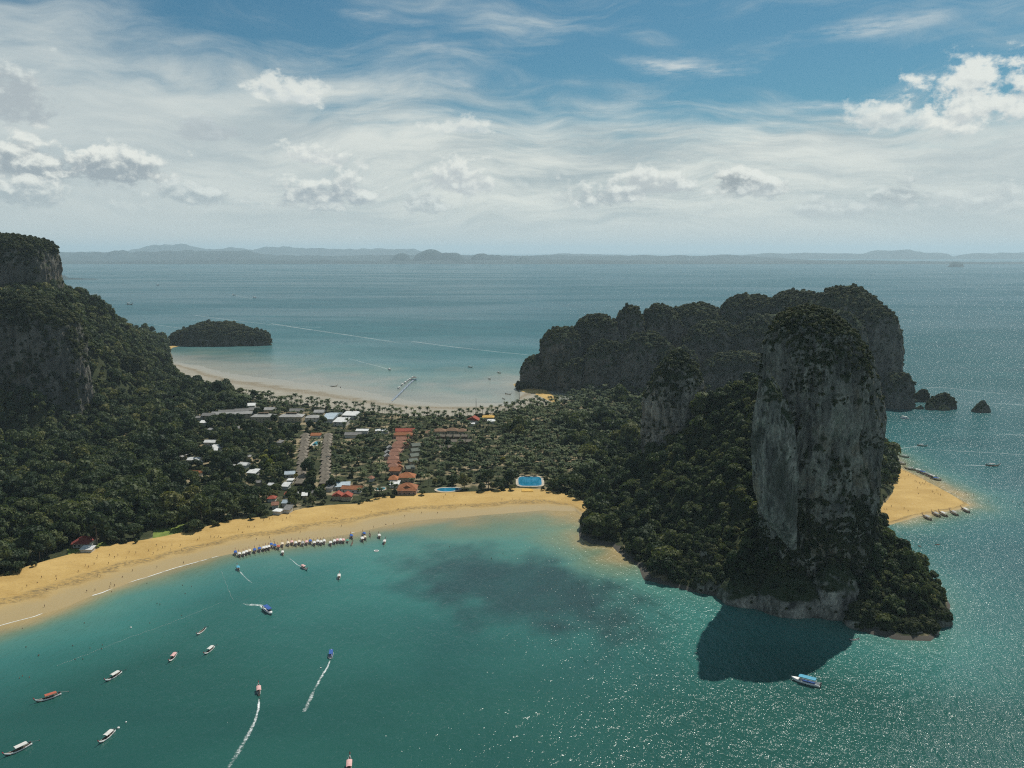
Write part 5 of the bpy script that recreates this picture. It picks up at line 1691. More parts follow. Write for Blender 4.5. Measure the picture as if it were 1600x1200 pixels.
def hull_mesh(L, B, sheer_mid, sheer_bow, sheer_stern, bow_sharp=1.0, transom=0.45, nsec=18, draft=0.35):
    """open boat hull, bow towards +y; slot 0 outside, 1 gunwale, 2 inside"""
    b = MB(); ring = []
    for i in range(nsec + 1):
        t = i / nsec
        y = (t - 0.5) * L
        w = B / 2 * (min(1, transom + (1 - transom) * (t / 0.42)) if t < 0.42 else max(0.03, 1 - ((t - 0.42) / 0.58) ** 2.0 * bow_sharp))
        s = sheer_mid + (sheer_bow - sheer_mid) * max(0, (t - 0.5) / 0.5) ** 2.2 + (sheer_stern - sheer_mid) * max(0, (0.35 - t) / 0.35) ** 1.6
        k = -draft + (s * 0.75 + draft) * max(0, (t - 0.72) / 0.28) ** 2.2
        out = [(-w, y, s), (-w * 0.86, y, k + (s - k) * 0.45), (-w * 0.5, y, k + (s - k) * 0.1), (0, y, k), (w * 0.5, y, k + (s - k) * 0.1), (w * 0.86, y, k + (s - k) * 0.45), (w, y, s)]
        wi = max(0.01, w - 0.09)
        fl = max(k + 0.1, min(0.12, s - 0.1)) if s - k > 0.3 else k + 0.05
        inn = [(wi, y, s + 0.02), (wi * 0.85, y, fl + (s - fl) * 0.35), (wi * 0.7, y, fl), (-wi * 0.7, y, fl), (-wi * 0.85, y, fl + (s - fl) * 0.35), (-wi, y, s + 0.02)]
        ring.append(out + inn)
    n = 13
    for r in ring: b.v += r
    for i in range(nsec):
        for j in range(n):
            q = [i * n + j, i * n + (j + 1) % n, (i + 1) * n + (j + 1) % n, (i + 1) * n + j]
            b.f.append(q)
            b.m.append(1 if j in (6, 12, 0, 5) else (0 if j < 6 else 2))
    b.f.append(list(range(n))[::-1]); b.m.append(0)
    b.f.append([nsec * n + j for j in range(n)]); b.m.append(0)
    return b

def make_longtail(canvas, hull='hull_wood', rail='gunwale', open_boat=False):
    L = 10.5
    t = thing('longtail_boat', 'x', 'longtail boat')
    hull_mesh(L, 2.0, 0.62, 1.75, 0.95).build('hull', [M[hull], M[rail], M['inside']], t, True)
    b = MB(); b.tube((0, 5.05, 1.2), (0, 5.75, 2.9), 0.16, 0.09, 6)
    bp = b.build('bow_post', M[hull], t)
    b = MB(); b.tube((0, 5.36, 1.95), (0, 5.52, 2.35), 0.24, 0.2, 7); b.build('ribbon', M['ribbon'], bp)
    for y in (1.9, 3.1):
        b = MB(); b.box(-0.78, 0.78, y - 0.16, y + 0.16, 0.44, 0.52); b.build('bench', M['gunwale'], t)
    if not open_boat:
        b = MB(); n = 8; y0, y1, w, z = -3.4, 1.2, 1.12, 2.0
        v = []
        for y in (y0, (y0 + y1) / 2, y1):
            for k in range(n + 1):
                a = k / n * 2 - 1
                v.append((a * w, y, z + 0.34 * (1 - a * a)))
        m = len(v)
        v += [(x, y, zz - 0.07) for x, y, zz in v]
        f = []
        for r in range(2):
            for k in range(n):
                q = [r * (n + 1) + k, r * (n + 1) + k + 1, (r + 1) * (n + 1) + k + 1, (r + 1) * (n + 1) + k]
                f += [q, [i + m for i in q[::-1]]]
        b.add(v, f); cp = b.build('canopy', M['canvas_' + canvas], t)
        for sx in (-1, 1):
            for y in (y0 + 0.15, (y0 + y1) / 2, y1 - 0.15):
                b = MB(); b.tube((sx * 0.9, y, 0.6), (sx * 1.0, y, 2.05), 0.05, 0.05, 5); b.build('post', M['gunwale'], cp)
    b = MB(); b.box(-0.28, 0.28, -5.0, -4.2, 1.15, 1.65); b.tube((0, -4.6, 0.8), (0, -4.6, 1.2), 0.1)
    en = b.build('engine', M['steel'], t)
    b = MB(); b.tube((0, -4.9, 1.35), (0.15, -8.2, 0.25), 0.06, 0.05, 5); b.tube((0.15, -8.2, 0.25), (0.15, -8.35, 0.2), 0.22, 0.22, 8); b.build('propeller_shaft', M['steel'], en)
    b = MB(); b.tube((0, -4.3, 1.5), (-0.1, -3.0, 1.75), 0.04, 0.04, 5); b.build('tiller', M['steel'], en)
    return t

def make_speedboat(canvas, hull='white_paint'):
    L = 11.0
    t = thing('speedboat', 'x', 'speedboat')
    hull_mesh(L, 2.9, 0.95, 1.45, 1.0, 1.0, 0.86).build('hull', [M[hull], M['white_paint'], M['white_paint']], t, True)
    b = MB(); b.add([(-1.05, 2.4, 1.15), (1.05, 2.4, 1.15), (0.72, 4.0, 1.28), (0.05, 5.2, 1.42), (-0.05, 5.2, 1.42), (-0.72, 4.0, 1.28), (-1.05, 2.4, 0.9), (1.05, 2.4, 0.9)], [[0, 1, 2, 3, 4, 5], [0, 6, 7, 1]])
    b.build('foredeck', M['white_paint'], t)
    b = MB(); b.box(-1.25, 1.25, -4.0, 2.0, 2.55, 2.68); b.box(-1.15, 1.15, 2.0, 2.5, 2.45, 2.6)
    cp = b.build('canopy', M['canvas_' + canvas], t)
    for sx in (-1, 1):
        for y in (-3.8, -1.0, 1.9):
            b = MB(); b.tube((sx * 1.15, y, 0.9), (sx * 1.15, y, 2.56), 0.05, 0.05, 5); b.build('post', M['steel'], cp)
    b = MB(); b.add([(-1.0, 2.35, 1.2), (1.0, 2.35, 1.2), (0.85, 1.9, 1.95), (-0.85, 1.9, 1.95)], [[0, 1, 2, 3], [3, 2, 1, 0]]); b.build('windscreen', M['glass'], t)
    for sx in (-1, 1):
        b = MB(); b.box(sx * 0.75 - 0.25, sx * 0.75 + 0.25, -3.6, 1.2, 0.3, 0.62); b.build('bench', M['canvas_blue'], t)
    for x in (-0.55, 0.55):
        b = MB(); b.box(x - 0.22, x + 0.22, -6.1, -5.55, 0.7, 1.55); b.tube((x, -5.85, 0.75), (x, -5.85, -0.5), 0.13, 0.1, 6); b.build('outboard_motor', M['steel'], t)
    return t

PROTO = {}
def boat(kind, px, py, head, label, group=None, canvas='white', length=None, hull=None, z=0.0, rail=None):
    """head: photo-pixel vector from stern to bow"""
    p = at(px, py)
    q = at(px + head[0], py + head[1])
    d = q - p
    rz = math.atan2(-d[0], d[1])
    base = 10.5 if kind != 'speed' else 11.0
    sc = (length or base) / base
    key = (kind, canvas, hull, rail)
    if key not in PROTO:
        if kind == 'speed': r = make_speedboat(canvas, hull or 'white_paint')
        else: r = make_longtail(canvas, hull or 'hull_wood', rail or 'gunwale', kind == 'open')
        PROTO[key] = r
        r.location = (p[0], p[1], z); r.rotation_euler = (0, 0, rz); r.scale = (sc,) * 3
        r['label'] = label
        if group: r['group'] = group
        return r
    return copy_tree(PROTO[key], (p[0], p[1], z), rz, label, group, sc)

# the row drawn up along the beach
ROW = [(368, 865, 'blue'), (374, 867.5, 'white'), (380.5, 866.5, 'white'), (385, 864.5, 'white'), (390, 863, 'cream'), (398, 861.5, 'blue'), (405.5, 859.5, 'blue'), (411.5, 858.5, 'white'), (415.5, 857.5, 'white'), (420, 856.5, 'white'),
       (424, 853, 'blue'), (429.5, 854.5, 'blue'), (435, 856, 'red'), (441, 852, 'cream'), (450, 850.5, 'cream'), (456, 849, 'pink'), (462, 850.5, 'white'), (467.5, 848.5, 'cream'), (473, 850.5, 'grey'), (479, 849, 'pink'),
       (485, 847.5, 'blue'), (491, 850, 'white'), (496.5, 848, 'white'), (501.5, 849, 'white'), (506.5, 847.5, 'white'), (516.5, 850, 'white'), (522.5, 847.5, 'white'), (527, 846, 'pink'), (532, 846, 'white'), (536.5, 846, 'pink')]
for i, (px, py, c) in enumerate(ROW):
    far = RNG.uniform(-0.6, 0.6)
    side = f'{nth(i + 1)} from the left' if i < 15 else f'{nth(len(ROW) - i)} from the right'
    boat('tail', px, py + 0.4, (-1.2 + far, -8), f'{c} canopied longtail, {side} in the long row along the beach', 'longtail boats drawn up in a row along the beach', c, 10.8, 'hull_dark' if i % 3 else 'hull_wood', rail='gunwale' if i % 2 else 'white_paint')
LOOSE = [('tail', 543, 845.5, (-1, -8), 'green', 'green canopied longtail just right of the long beach row', 8.0), ('tail', 549, 838.5, (-3, -7), 'blue', 'blue canopied longtail closest to the sand right of the row', 11),
         ('open', 550, 849, (3, -7), 'white', 'small open pale boat below the blue longtail right of the row', 8.5), ('tail', 566, 843, (-2, -7), 'white', 'broad white canopied longtail, lower left of the loose cluster', 11.5),
         ('tail', 570, 840.5, (-3, -6), 'cream', 'cream canopied longtail in the middle of the loose cluster', 10), ('tail', 569, 835, (-4, -6), 'blue', 'blue canopied longtail at the top of the loose cluster', 10.5),
         ('open', 578, 835.5, (-1, -7), 'grey', 'narrow grey open boat at the right of the loose cluster', 9), ('tail', 592.5, 838, (-2, -8), 'white', 'white canopied longtail standing off right of the cluster', 10.5),
         ('tail', 601, 847, (3, -8), 'white', 'white canopied longtail furthest right off the beach', 10.5), ('tail', 441.5, 864, (-1, -7), 'white', 'white canopied longtail backing out just below the row', 10)]
for kind, px, py, hd, c, lab, L in LOOSE:
    boat(kind, px, py + 1, hd, lab, 'longtail boats loose off the right end of the row', c, L, 'hull_dark')
BAY = [('tail', 475.5, 888.5, (8, 5), 'pink', 'longtail leaving the row with a thin straight wake', 10.5), ('tail', 372, 889, (-3, -8), 'cyan', 'pale blue canopied longtail below the left end of the row', 10.5), ('tail', 530, 902, (1, -8), 'white', 'lone white canopied longtail in the middle of the bay', 10.5),
       ('open', 314.5, 988, (-8, 6.5), 'white', 'open pale longtail nearest the beach of those at anchor', 10), ('tail', 327, 1018, (-8, 6.5), 'white', 'anchored white canopied longtail furthest right of the anchored group', 10.5), ('tail', 270, 1029, (-6, 7), 'pink', 'anchored longtail with pinkish canopy left of the furthest right one', 10.5),
       ('tail', 177, 1059, (-10, 6), 'white', 'anchored white longtail in the middle of the anchored group', 11.5), ('tail', 75, 1092, (-17, 5.5), 'red', 'anchored longtail with a red-brown canopy at the left', 12.5), ('tail', 167, 1153.5, (-10, 8.5), 'white', 'anchored reddish longtail beside a small buoy near the bottom', 11.5),
       ('tail', 28, 1173.5, (-15, 7), 'white', 'anchored dark and white longtail at the bottom left corner', 12.5), ('tail', 404.5, 1079, (-0.6, -9), 'pink', 'longtail under way with the longest white wake', 11), ('speed', 517.5, 1023, (1.2, -9), 'blue', 'small blue and white speedboat towing a shorter white wake', 9.5),
       ('tail', 546, 1197, (0.6, -9), 'pink', 'longtail cut by the bottom edge of the view', 12), ('speed', 419, 956, (5, 4), 'blue', 'speedboat with bright blue canopy turning in a burst of foam', 13), ('speed', 1258, 1067, (-19, -5), 'cyan', 'long speedboat with light blue canopy below the tower shadow', 15),
       ('open', 1335, 1000, (-9, 1.5), 'white', 'small pale boat at the edge of the tower shadow', 7)]
for kind, px, py, hd, c, lab, L in BAY:
    boat(kind, px, py, hd, lab, 'boats out in the near bay', c, L, None if c != 'white' else 'hull_dark', rail='white_paint')
# off the sand point and in the far bay
for i, (px, py) in enumerate([(1375, 702), (1379, 705), (1383, 708), (1386, 711.5), (1390, 714), (1394, 717), (1400, 721.5), (1406, 725)]):
    boat('tail', px, py, (-9, -1.5 + (i % 3) * 0.5), f'longtail {nth(i + 1)} from the far end of the moored file behind the tower', 'longtails moored in file behind the tower', ('white', 'grey', 'cream')[i % 3], 12, 'hull_dark')
for i, (px, py) in enumerate([(1421, 733.5), (1433, 736), (1440, 739.5), (1448, 742.5), (1455, 745.5), (1461, 749.5)]):
    boat('tail', px, py, (-10, -2), f'dark longtail {nth(i + 1)} from the left on the far edge of the sand point', 'longtails on the far edge of the sand point', ('grey', 'white', 'blue')[i % 3], 12, 'hull_dark')
for i, (px, py) in enumerate([(1448, 809), (1462, 804), (1473, 803.5), (1490, 802), (1508, 797.5)]):
    boat('tail', px, py + 1, (-11, -5.5), f'dark longtail {nth(i + 1)} from the left on the near edge of the sand point', 'longtails on the near edge of the sand point', ('grey', 'grey', 'white', 'grey', 'white')[i], 13, 'hull_dark')
FARB = [('tail', 1441, 697, (9, 1), 'grey', 'dark longtail under way left to right beyond the sand point', 11), ('tail', 1412, 714, (-9, -1.5), 'grey', 'dark longtail lying just off the moored file', 12), ('tail', 1551, 728, (10, 0.4), 'grey', 'dark longtail with a wake at the right edge', 14), ('speed', 1414, 654, (6, 1), 'white', 'white speedboat at anchor under the far massif', 13),
        ('speed', 609, 578, (7, 3), 'white', 'tiny speedboat at the end of a white wake before the pier', 13), ('tail', 735, 574, (4, 0.6), 'grey', 'tiny dark boat in the far bay, upper left of three', 13), ('tail', 780, 583, (3, 0.8), 'grey', 'tiny dark boat in the far bay, upper right of three', 13), ('tail', 765, 592.5, (2, 0.8), 'grey', 'tiny dark boat in the far bay, lowest of three', 11),
        ('open', 794, 616, (9, 1), 'grey', 'long dark boat stranded on the flats below the massif', 12), ('open', 787, 623.5, (3, 1.2), 'grey', 'short dark boat near the palms at the eastern shore', 10), ('tail', 522, 604, (7, -0.8), 'grey', 'dark longtail resting in the shallows left of the pier', 13),
        ('open', 503, 604, (1, 1), 'grey', 'tiny dark boat left of the resting longtail', 8), ('open', 532, 605.5, (1, 1), 'grey', 'tiny dark boat right of the resting longtail', 8), ('open', 352, 598, (8, 0.2), 'grey', 'dark boat stranded on the mudflat at left', 12),
        ('tail', 203, 476, (8, 0.4), 'grey', 'dark vessel far out left of the strait', 40), ('speed', 247, 446, (5, 0.3), 'white', 'white vessel far out, upper left of the strait', 38), ('speed', 365, 461.5, (-6, -0.4), 'white', 'far white boat at the head of a short wake', 30), ('speed', 397, 465.5, (-6, -0.4), 'white', 'far white boat following the first short wake', 30)]
for kind, px, py, hd, c, lab, L in FARB:
    boat(kind, px, py, hd, lab, None, c, L, None if kind == 'speed' else 'hull_dark')
for i, (px, py) in enumerate([(624, 607), (629, 602), (634, 598.5), (637.5, 596), (641, 593.5), (645, 591)]):
    boat('speed', px, py, (5, -2), f'white boat tied along the floating pier, {nth(i + 1)} from the shore', 'boats tied along the floating pier', 'white', 12)
# kayaks
def kayak(px, py, head, label):
    p = at(px, py); d = at(px + head[0], py + head[1]) - p
    t = thing('kayak', label, 'kayak', (p[0], p[1], 0.0), math.atan2(-d[0], d[1]), 'kayaks off the sand point')
    b = hull_mesh(4.2, 0.8, 0.28, 0.4, 0.35, 1.0, 0.2, 12, 0.12); b.build('hull', [M['canvas_red'], M['canvas_red'], M['inside']], t, True)
    b = MB(); b.tube((-1.1, 0.2, 0.75), (1.1, 0.1, 0.8), 0.04, 0.04, 5); b.build('paddle', M['gunwale'], t)
kayak(1465, 851, (6, 0), 'red kayak drifting off the near side of the sand point')
kayak(1437, 854, (2, 1), 'second kayak left of the drifting red one')

# ------------------------------------------------------------------ wakes, surf and swimming lines
def mat_foam(name, cut, soft=0.12, scale=0.55, amount=0.95):
    m, n, out = material(name)
    a = n.new('ShaderNodeAttribute', attribute_name='wake')       # x along 0..1, y across -1..1
    sep = n.new('ShaderNodeSeparateXYZ'); n.link(a.outputs['Vector'], sep.inputs[0])
    geo = n.new('ShaderNodeNewGeometry')
    k = n.noise(n.scalev(geo.outputs['Position'], (scale,) * 3), 1.0, 5, 0.7, 0.4)
    k2 = n.noise(n.scalev(geo.outputs['Position'], (scale * 0.18,) * 3), 1.0, 3, 0.6)
    fade = n.math('SUBTRACT', 1.0, n.math('POWER', n.math('ABSOLUTE', sep.outputs[1]), 2.0))
    f = n.math('MULTIPLY', fade, n.math('SUBTRACT', 1.0, n.math('MULTIPLY', sep.outputs[0], 0.30)))
    d = n.math('ADD', n.math('MULTIPLY', n.math('ADD', n.math('MULTIPLY', k, 0.65), n.math('MULTIPLY', k2, 0.35)), 0.9), n.math('MULTIPLY', f, 0.55))
    alpha = n.math('MULTIPLY', n.math('MULTIPLY', n.smooth(d, cut, cut + soft), n.smooth(f, 0.0, 0.25)), n.math('MULTIPLY', n.smooth(sep.outputs[0], 0.0, 0.06), amount))
    b = n.new('ShaderNodeBsdfDiffuse'); b.inputs['Color'].default_value = (0.80, 0.84, 0.83, 1)
    tr = n.new('ShaderNodeBsdfTransparent')
    mx = n.new('ShaderNodeMixShader'); n.link(alpha, mx.inputs[0]); n.link(tr.outputs[0], mx.inputs[1]); n.link(b.outputs[0], mx.inputs[2])
    n.link(mx.outputs[0], out.inputs[0])
    return m
M['foam'] = mat_foam('foam', 0.79, 0.30, 0.7)
M['foam_thin'] = mat_foam('foam_thin', 0.72, 0.3, 0.25, 0.4)
M['foam_far'] = mat_foam('foam_far', 0.60, 0.5, 0.05, 0.26)
M['surf'] = mat_foam('surf', 0.68, 0.25, 0.35, 0.8)

def ribbon(name, pts, w0, w1, mat, label, z=0.05, n=80, cross=5, cat=None):
    P = resample(np.array([at(x, y)[:2] for x, y in pts]), n)
    for _ in range(6):
        P[1:-1] = (P[:-2] + 2 * P[1:-1] + P[2:]) / 4
    T = np.gradient(P, axis=0); T /= np.linalg.norm(T, axis=1, keepdims=True)
    Nn = np.stack([-T[:, 1], T[:, 0]], 1)
    V, A = [], []
    for j in range(cross):
        c = j / (cross - 1) * 2 - 1
        w = w0 + (w1 - w0) * np.linspace(0, 1, n)
        V.append(np.c_[P + Nn * (c * w / 2)[:, None], np.full(n, z)])
        A.append(np.c_[np.linspace(0, 1, n), np.full(n, c), np.zeros(n)])
    i = np.arange(cross * n).reshape(cross, n)
    q = np.stack([i[:-1, :-1], i[1:, :-1], i[1:, 1:], i[:-1, 1:]], -1).reshape(-1, 4)
    if True:
        q = q[:, ::-1]
    o = mesh_obj(name, np.concatenate(V), q, mat)
    a = o.data.attributes.new('wake', 'FLOAT_VECTOR', 'POINT'); a.data.foreach_set('vector', np.concatenate(A).astype(np.float32).ravel())
    return tag(o, label, cat, None, 'stuff')
ribbon('wake_foam', [(405, 1090), (404, 1108), (398, 1128), (388, 1148), (374, 1172), (362, 1192), (350, 1215)], 1.6, 6.5, M['foam'], 'longest white wake curling down from the longtail to the bottom edge', n=160)
ribbon('wake_foam', [(516, 1031), (512, 1042), (502, 1058), (491, 1078), (484, 1094), (475, 1112)], 1.6, 5.0, M['foam'], 'shorter white wake behind the small blue speedboat', n=120)
ribbon('wake_foam', [(413, 950), (407, 946), (398, 945), (388, 945), (378, 943)], 7.0, 5.0, M['foam'], 'burst of foam behind the bright blue canopied speedboat')
ribbon('wake_foam', [(471, 886), (464, 882), (456, 875), (448, 870)], 1.4, 1.6, M['foam'], 'thin straight wake of the longtail leaving the row')
ribbon('wake_foam', [(375, 893), (380, 899), (386, 905), (394, 911)], 1.4, 1.8, M['foam_thin'], 'faint wake below the pale blue longtail')
ribbon('wake_foam', [(1436, 697), (1420, 699), (1405, 701), (1390, 702)], 3.0, 4.0, M['foam_thin'], 'wake of the dark longtail beyond the sand point')
ribbon('wake_foam', [(1546, 728), (1525, 727), (1505, 727), (1480, 725)], 3.5, 3.5, M['foam_thin'], 'wake of the dark longtail at the right edge')
ribbon('wake_foam', [(1640, 714), (1560, 708), (1500, 705), (1445, 702)], 4.0, 4.0, M['foam_far'], 'long pale wake line beyond the sand point')
ribbon('wake_foam', [(1640, 638), (1590, 632), (1540, 630), (1490, 629)], 9.0, 5.0, M['foam_far'], 'pale wake line beside the lone sea rock')
ribbon('wake_foam', [(1640, 683), (1600, 680), (1550, 678)], 7.0, 3.0, M['foam_thin'], 'pale wake line at the right edge above the sand point')
ribbon('wake_foam', [(1440, 605), (1480, 606), (1540, 613), (1640, 620)], 6.0, 7.0, M['foam_far'], 'pale wake line behind the sea rocks')
ribbon('wake_foam', [(607, 577), (590, 572), (570, 567), (545, 560)], 3.0, 5.0, M['foam_thin'], 'white wake of the tiny speedboat before the pier')
ribbon('wake_foam', [(420, 505), (470, 513), (540, 523), (620, 535)], 14, 22, M['foam_far'], 'long pale wake band beyond the islet')
ribbon('wake_foam', [(300, 492), (360, 500), (430, 508), (500, 512)], 12, 12, M['foam_far'], 'pale wake band above the islet')
ribbon('wake_foam', [(640, 533), (700, 541), (760, 548), (830, 555)], 12, 16, M['foam_far'], 'pale wake band in front of the massif')
ribbon('wake_foam', [(366, 461), (380, 464), (395, 467)], 8, 10, M['foam_far'], 'short wake of the far white boats')
ribbon('wake_foam', [(240, 507), (262, 510), (284, 513)], 10, 10, M['foam_far'], 'short pale streak left of the islet')
for pts, w, lab in [([(-20, 983), (20, 972), (55, 963), (86, 950)], 1.4, 'surf line at the leftmost end of the beach'), ([(143, 931), (160, 926), (186, 915)], 1.7, 'short bright surf line left of the long one'), ([(198, 911), (235, 900), (275, 887), (327, 873)], 1.7, 'longest surf line along the beach'), ([(330, 872), (352, 866), (366, 864)], 1.0, 'thin surf line left of the moored row')]:
    ribbon('surf_foam', pts, w, w * 0.8, M['surf'], lab, z=0.06)
ribbon('surf_foam', [(548, 833), (563, 829), (578, 826)], 1.2, 1.0, M['surf'], 'short surf line above the loose cluster of boats', z=0.06)

M['buoy'] = mat_plain('buoy', (0.66, 0.66, 0.62), 0.5, 0.1)
def buoy_line(pts, n, label, r=0.13):
    P = resample(np.array([at(x, y)[:2] for x, y in pts]), n)
    t = thing('buoy_line', label, 'buoy line', (P[0][0], P[0][1], 0))
    b = MB()
    for i, q in enumerate(P):
        x, y = q - P[0]
        y += 0.5 * math.sin(i * 0.7)
        b.tube((x, y, 0.0), (x, y, 0.26), r, r * 0.5, 5)
    tag(b.build('floats', M['buoy'], t), kind='stuff')
    b = MB()
    for i in range(n - 1):
        a, c = P[i] - P[0], P[i + 1] - P[0]
        b.tube((a[0], a[1] + 0.5 * math.sin(i * 0.7), 0.06), (c[0], c[1] + 0.5 * math.sin((i + 1) * 0.7), 0.06), 0.015, 0.015, 4)
    b.build('rope', M['buoy'], t)
buoy_line([(90, 1040), (130, 1025), (200, 997), (260, 976), (305, 958), (345, 942)], 95, 'dotted buoy line across the water off the left beach')
buoy_line([(346, 893), (351, 906), (357, 922), (364, 938)], 40, 'thin buoy line running out from the left end of the boat row')
def buoy(px, py, label, r=0.55):
    p = at(px, py)
    t = thing('buoy', label, 'buoy', (p[0], p[1], 0.0), 0, 'small floating buoys')
    v, f = ico(np.array([0, 0, 0.25]), np.array([r, r, r * 0.8]), 2)
    mesh_obj('float', v, f, M['buoy'], t, True)
    b = MB(); b.tube((0, 0, r * 0.9), (0, 0, r * 0.9 + 0.5), 0.06, 0.06, 5); b.build('ring', M['steel'], t)
buoy(185, 1138, 'pale buoy just above the stern of the reddish anchored longtail', 0.7)
buoy(204.5, 981, 'white buoy alone off the left beach', 0.6)
buoy(197, 1129, 'second small buoy beyond the reddish anchored longtail', 0.45)
buoy(501, 1044, 'small white buoy beside the shorter wake', 0.45)
# ring raft
p = at(588, 861); t = thing('ring_raft', 'white ring-shaped raft off the right end of the boat row', 'raft', (p[0], p[1], 0))
b = MB(); n = 20
for k in range(n):
    a0, a1 = 2 * math.pi * k / n, 2 * math.pi * (k + 1) / n
    b.tube((1.7 * math.cos(a0), 1.7 * math.sin(a0), 0.2), (1.7 * math.cos(a1), 1.7 * math.sin(a1), 0.2), 0.3, 0.3, 6)
b.build('tube', M['buoy'], t)
b = MB(); b.add([(1.5 * math.cos(2 * math.pi * k / n), 1.5 * math.sin(2 * math.pi * k / n), 0.12) for k in range(n)], [list(range(n))]); b.build('floor', M['canvas_grey'], t)

# ------------------------------------------------------------------ people
M['skin'] = mat_plain('skin', (0.20, 0.11, 0.07), 0.6, 0.1)
M['hair'] = mat_plain('hair', (0.02, 0.015, 0.012), 0.6, 0.1)
CLOTH = [mat_plain('cloth_' + nm, c, 0.8, 0.1) for nm, c in [('navy', (0.02, 0.03, 0.08)), ('black', (0.015, 0.015, 0.018)), ('red', (0.30, 0.03, 0.03)), ('white', (0.55, 0.54, 0.50)), ('teal', (0.03, 0.16, 0.18)), ('brown', (0.10, 0.05, 0.03))]]

def body_mesh(pose):
    """one continuous skinned body; joints follow the pose"""
    st = dict(stand=0.0, walk=0.30, wade=0.08, sit=0.0)[pose]
    H = 0.0
    if pose == 'sit':
        J = dict(pel=(0, 0, .14), ch=(0, -.10, .55), nk=(0, -.10, .70), hd=(0, -.08, .80), tp=(0, -.08, .93), sl=(-.2, -.1, .62), el=(-.27, -.24, .38), wl=(-.25, -.34, .12), sr=(.2, -.1, .62), er=(.27, -.24, .38), wr=(.25, -.34, .12),
                 hl=(-.1, .02, .14), kl=(-.13, .40, .42), al=(-.13, .72, .08), tl=(-.13, .88, .05), hr=(.1, .02, .14), kr=(.13, .46, .16), ar=(.13, .86, .08), tr=(.13, .98, .12))
    else:
        J = dict(pel=(0, 0, .95), ch=(0, .02, 1.32), nk=(0, .02, 1.50), hd=(0, .04, 1.60), tp=(0, .04, 1.73), sl=(-.2, 0, 1.42), el=(-.27, -st * .5, 1.13), wl=(-.27, st * .1 + .08, .88), sr=(.2, 0, 1.42), er=(.27, st * .5, 1.13), wr=(.27, st * .9 + .08, .90),
                 hl=(-.1, 0, .90), kl=(-.11, st * .8, .50), al=(-.11, st * .9, .09), tl=(-.11, st * .9 + .17, .04), hr=(.1, 0, .90), kr=(.11, -st * .35, .50), ar=(.11, -st * 1.2, .12), tr=(.11, -st * 1.2 + .16, .06))
    R = dict(pel=.15, ch=.16, nk=.065, hd=.105, tp=.08, sl=.075, el=.05, wl=.035, sr=.075, er=.05, wr=.035, hl=.10, kl=.065, al=.045, tl=.04, hr=.10, kr=.065, ar=.045, tr=.04)
    names = list(J)
    E = [('pel', 'ch'), ('ch', 'nk'), ('nk', 'hd'), ('hd', 'tp'), ('ch', 'sl'), ('sl', 'el'), ('el', 'wl'), ('ch', 'sr'), ('sr', 'er'), ('er', 'wr'), ('pel', 'hl'), ('hl', 'kl'), ('kl', 'al'), ('al', 'tl'), ('pel', 'hr'), ('hr', 'kr'), ('kr', 'ar'), ('ar', 'tr')]
    me = bpy.data.meshes.new('body')
    me.from_pydata([J[k] for k in names], [(names.index(a), names.index(b)) for a, b in E], [])
    o = bpy.data.objects.new('body', me); COL.objects.link(o)
    md = o.modifiers.new('skin', 'SKIN')
    for i, k in enumerate(names):
        sv = me.skin_vertices[0].data[i]
        sv.radius = (R[k], R[k]); sv.use_root = (k == 'pel')
    o.modifiers.new('sub', 'SUBSURF').levels = 1
    ev = o.evaluated_get(bpy.context.evaluated_depsgraph_get())
    r = bpy.data.meshes.new_from_object(ev)
    bpy.data.objects.remove(o)
    z = np.empty(len(r.vertices) * 3, np.float32); r.vertices.foreach_get('co', z); z = z.reshape(-1, 3)
    top = J['tp'][2]; hip = J['pel'][2]
    mi = []
    for p in r.polygons:
        c = z[list(p.vertices)].mean(0)
        if c[2] > top - 0.07: mi.append(2)
        elif hip - 0.22 < c[2] < hip + (0.10 if pose != 'wade' else 0.42) and abs(c[0]) < 0.24: mi.append(1)
        else: mi.append(0)
    r.polygons.foreach_set('material_index', mi)
    r.polygons.foreach_set('use_smooth', np.ones(len(r.polygons), bool))
    return r
BODY = {}
for pose in ('stand', 'walk', 'wade', 'sit'):
    base = body_mesh(pose)
    for k, c in enumerate(CLOTH):
        m = base.copy()
        m.materials.clear()
        for q in (M['skin'], c, M['hair']): m.materials.append(q)
        BODY[(pose, k)] = m

from mathutils.bvhtree import BVHTree
def bvh(o):
    return BVHTree.FromPolygons([v.co[:] for v in o.data.vertices], [p.vertices[:] for p in o.data.polygons])
GROUNDS = [bvh(beach), bvh(sandbar)]
def sand_z(x, y):
    z = -9
    for g in GROUNDS:
        h = g.ray_cast(Vector((x, y, 50)), Vector((0, 0, -1)))
        if h[0] is not None: z = max(z, h[0].z)
    return z

def c5(x, y): return (x / 4.444, 780 + y / 4.444)
def c1(x, y): return (340 + x / 5.333, 780 + y / 5.333)
def c4(x, y): return (550 + x / 5.333, 580 + y / 5.333)
def c2(x, y): return (x / 4.444, 960 + y / 4.444)
def c8(x, y): return (1200 + x / 4, 700 + y / 4)
LONG = [c5(*p) for p in [(127, 540), (188, 613), (155, 632), (290, 555), (390, 540), (393, 565), (325, 632), (398, 623), (260, 585), (545, 512), (595, 472), (615, 480), (655, 460), (675, 425), (680, 410), (762, 402), (755, 453), (798, 415), (820, 400), (878, 417), (898, 380), (945, 383), (1033, 368), (1065, 385), (1098, 360), (1130, 347), (1147, 343), (1087, 332), (1187, 358), (1195, 327), (1253, 330), (1263, 358), (1388, 278), (1372, 292), (1440, 318), (1465, 270), (1490, 268), (1517, 268), (1533, 270), (1275, 437), (1090, 470), (920, 497), (850, 535), (678, 535), (697, 540), (770, 585), (763, 607), (795, 595), (660, 627), (603, 637), (310, 740)]]
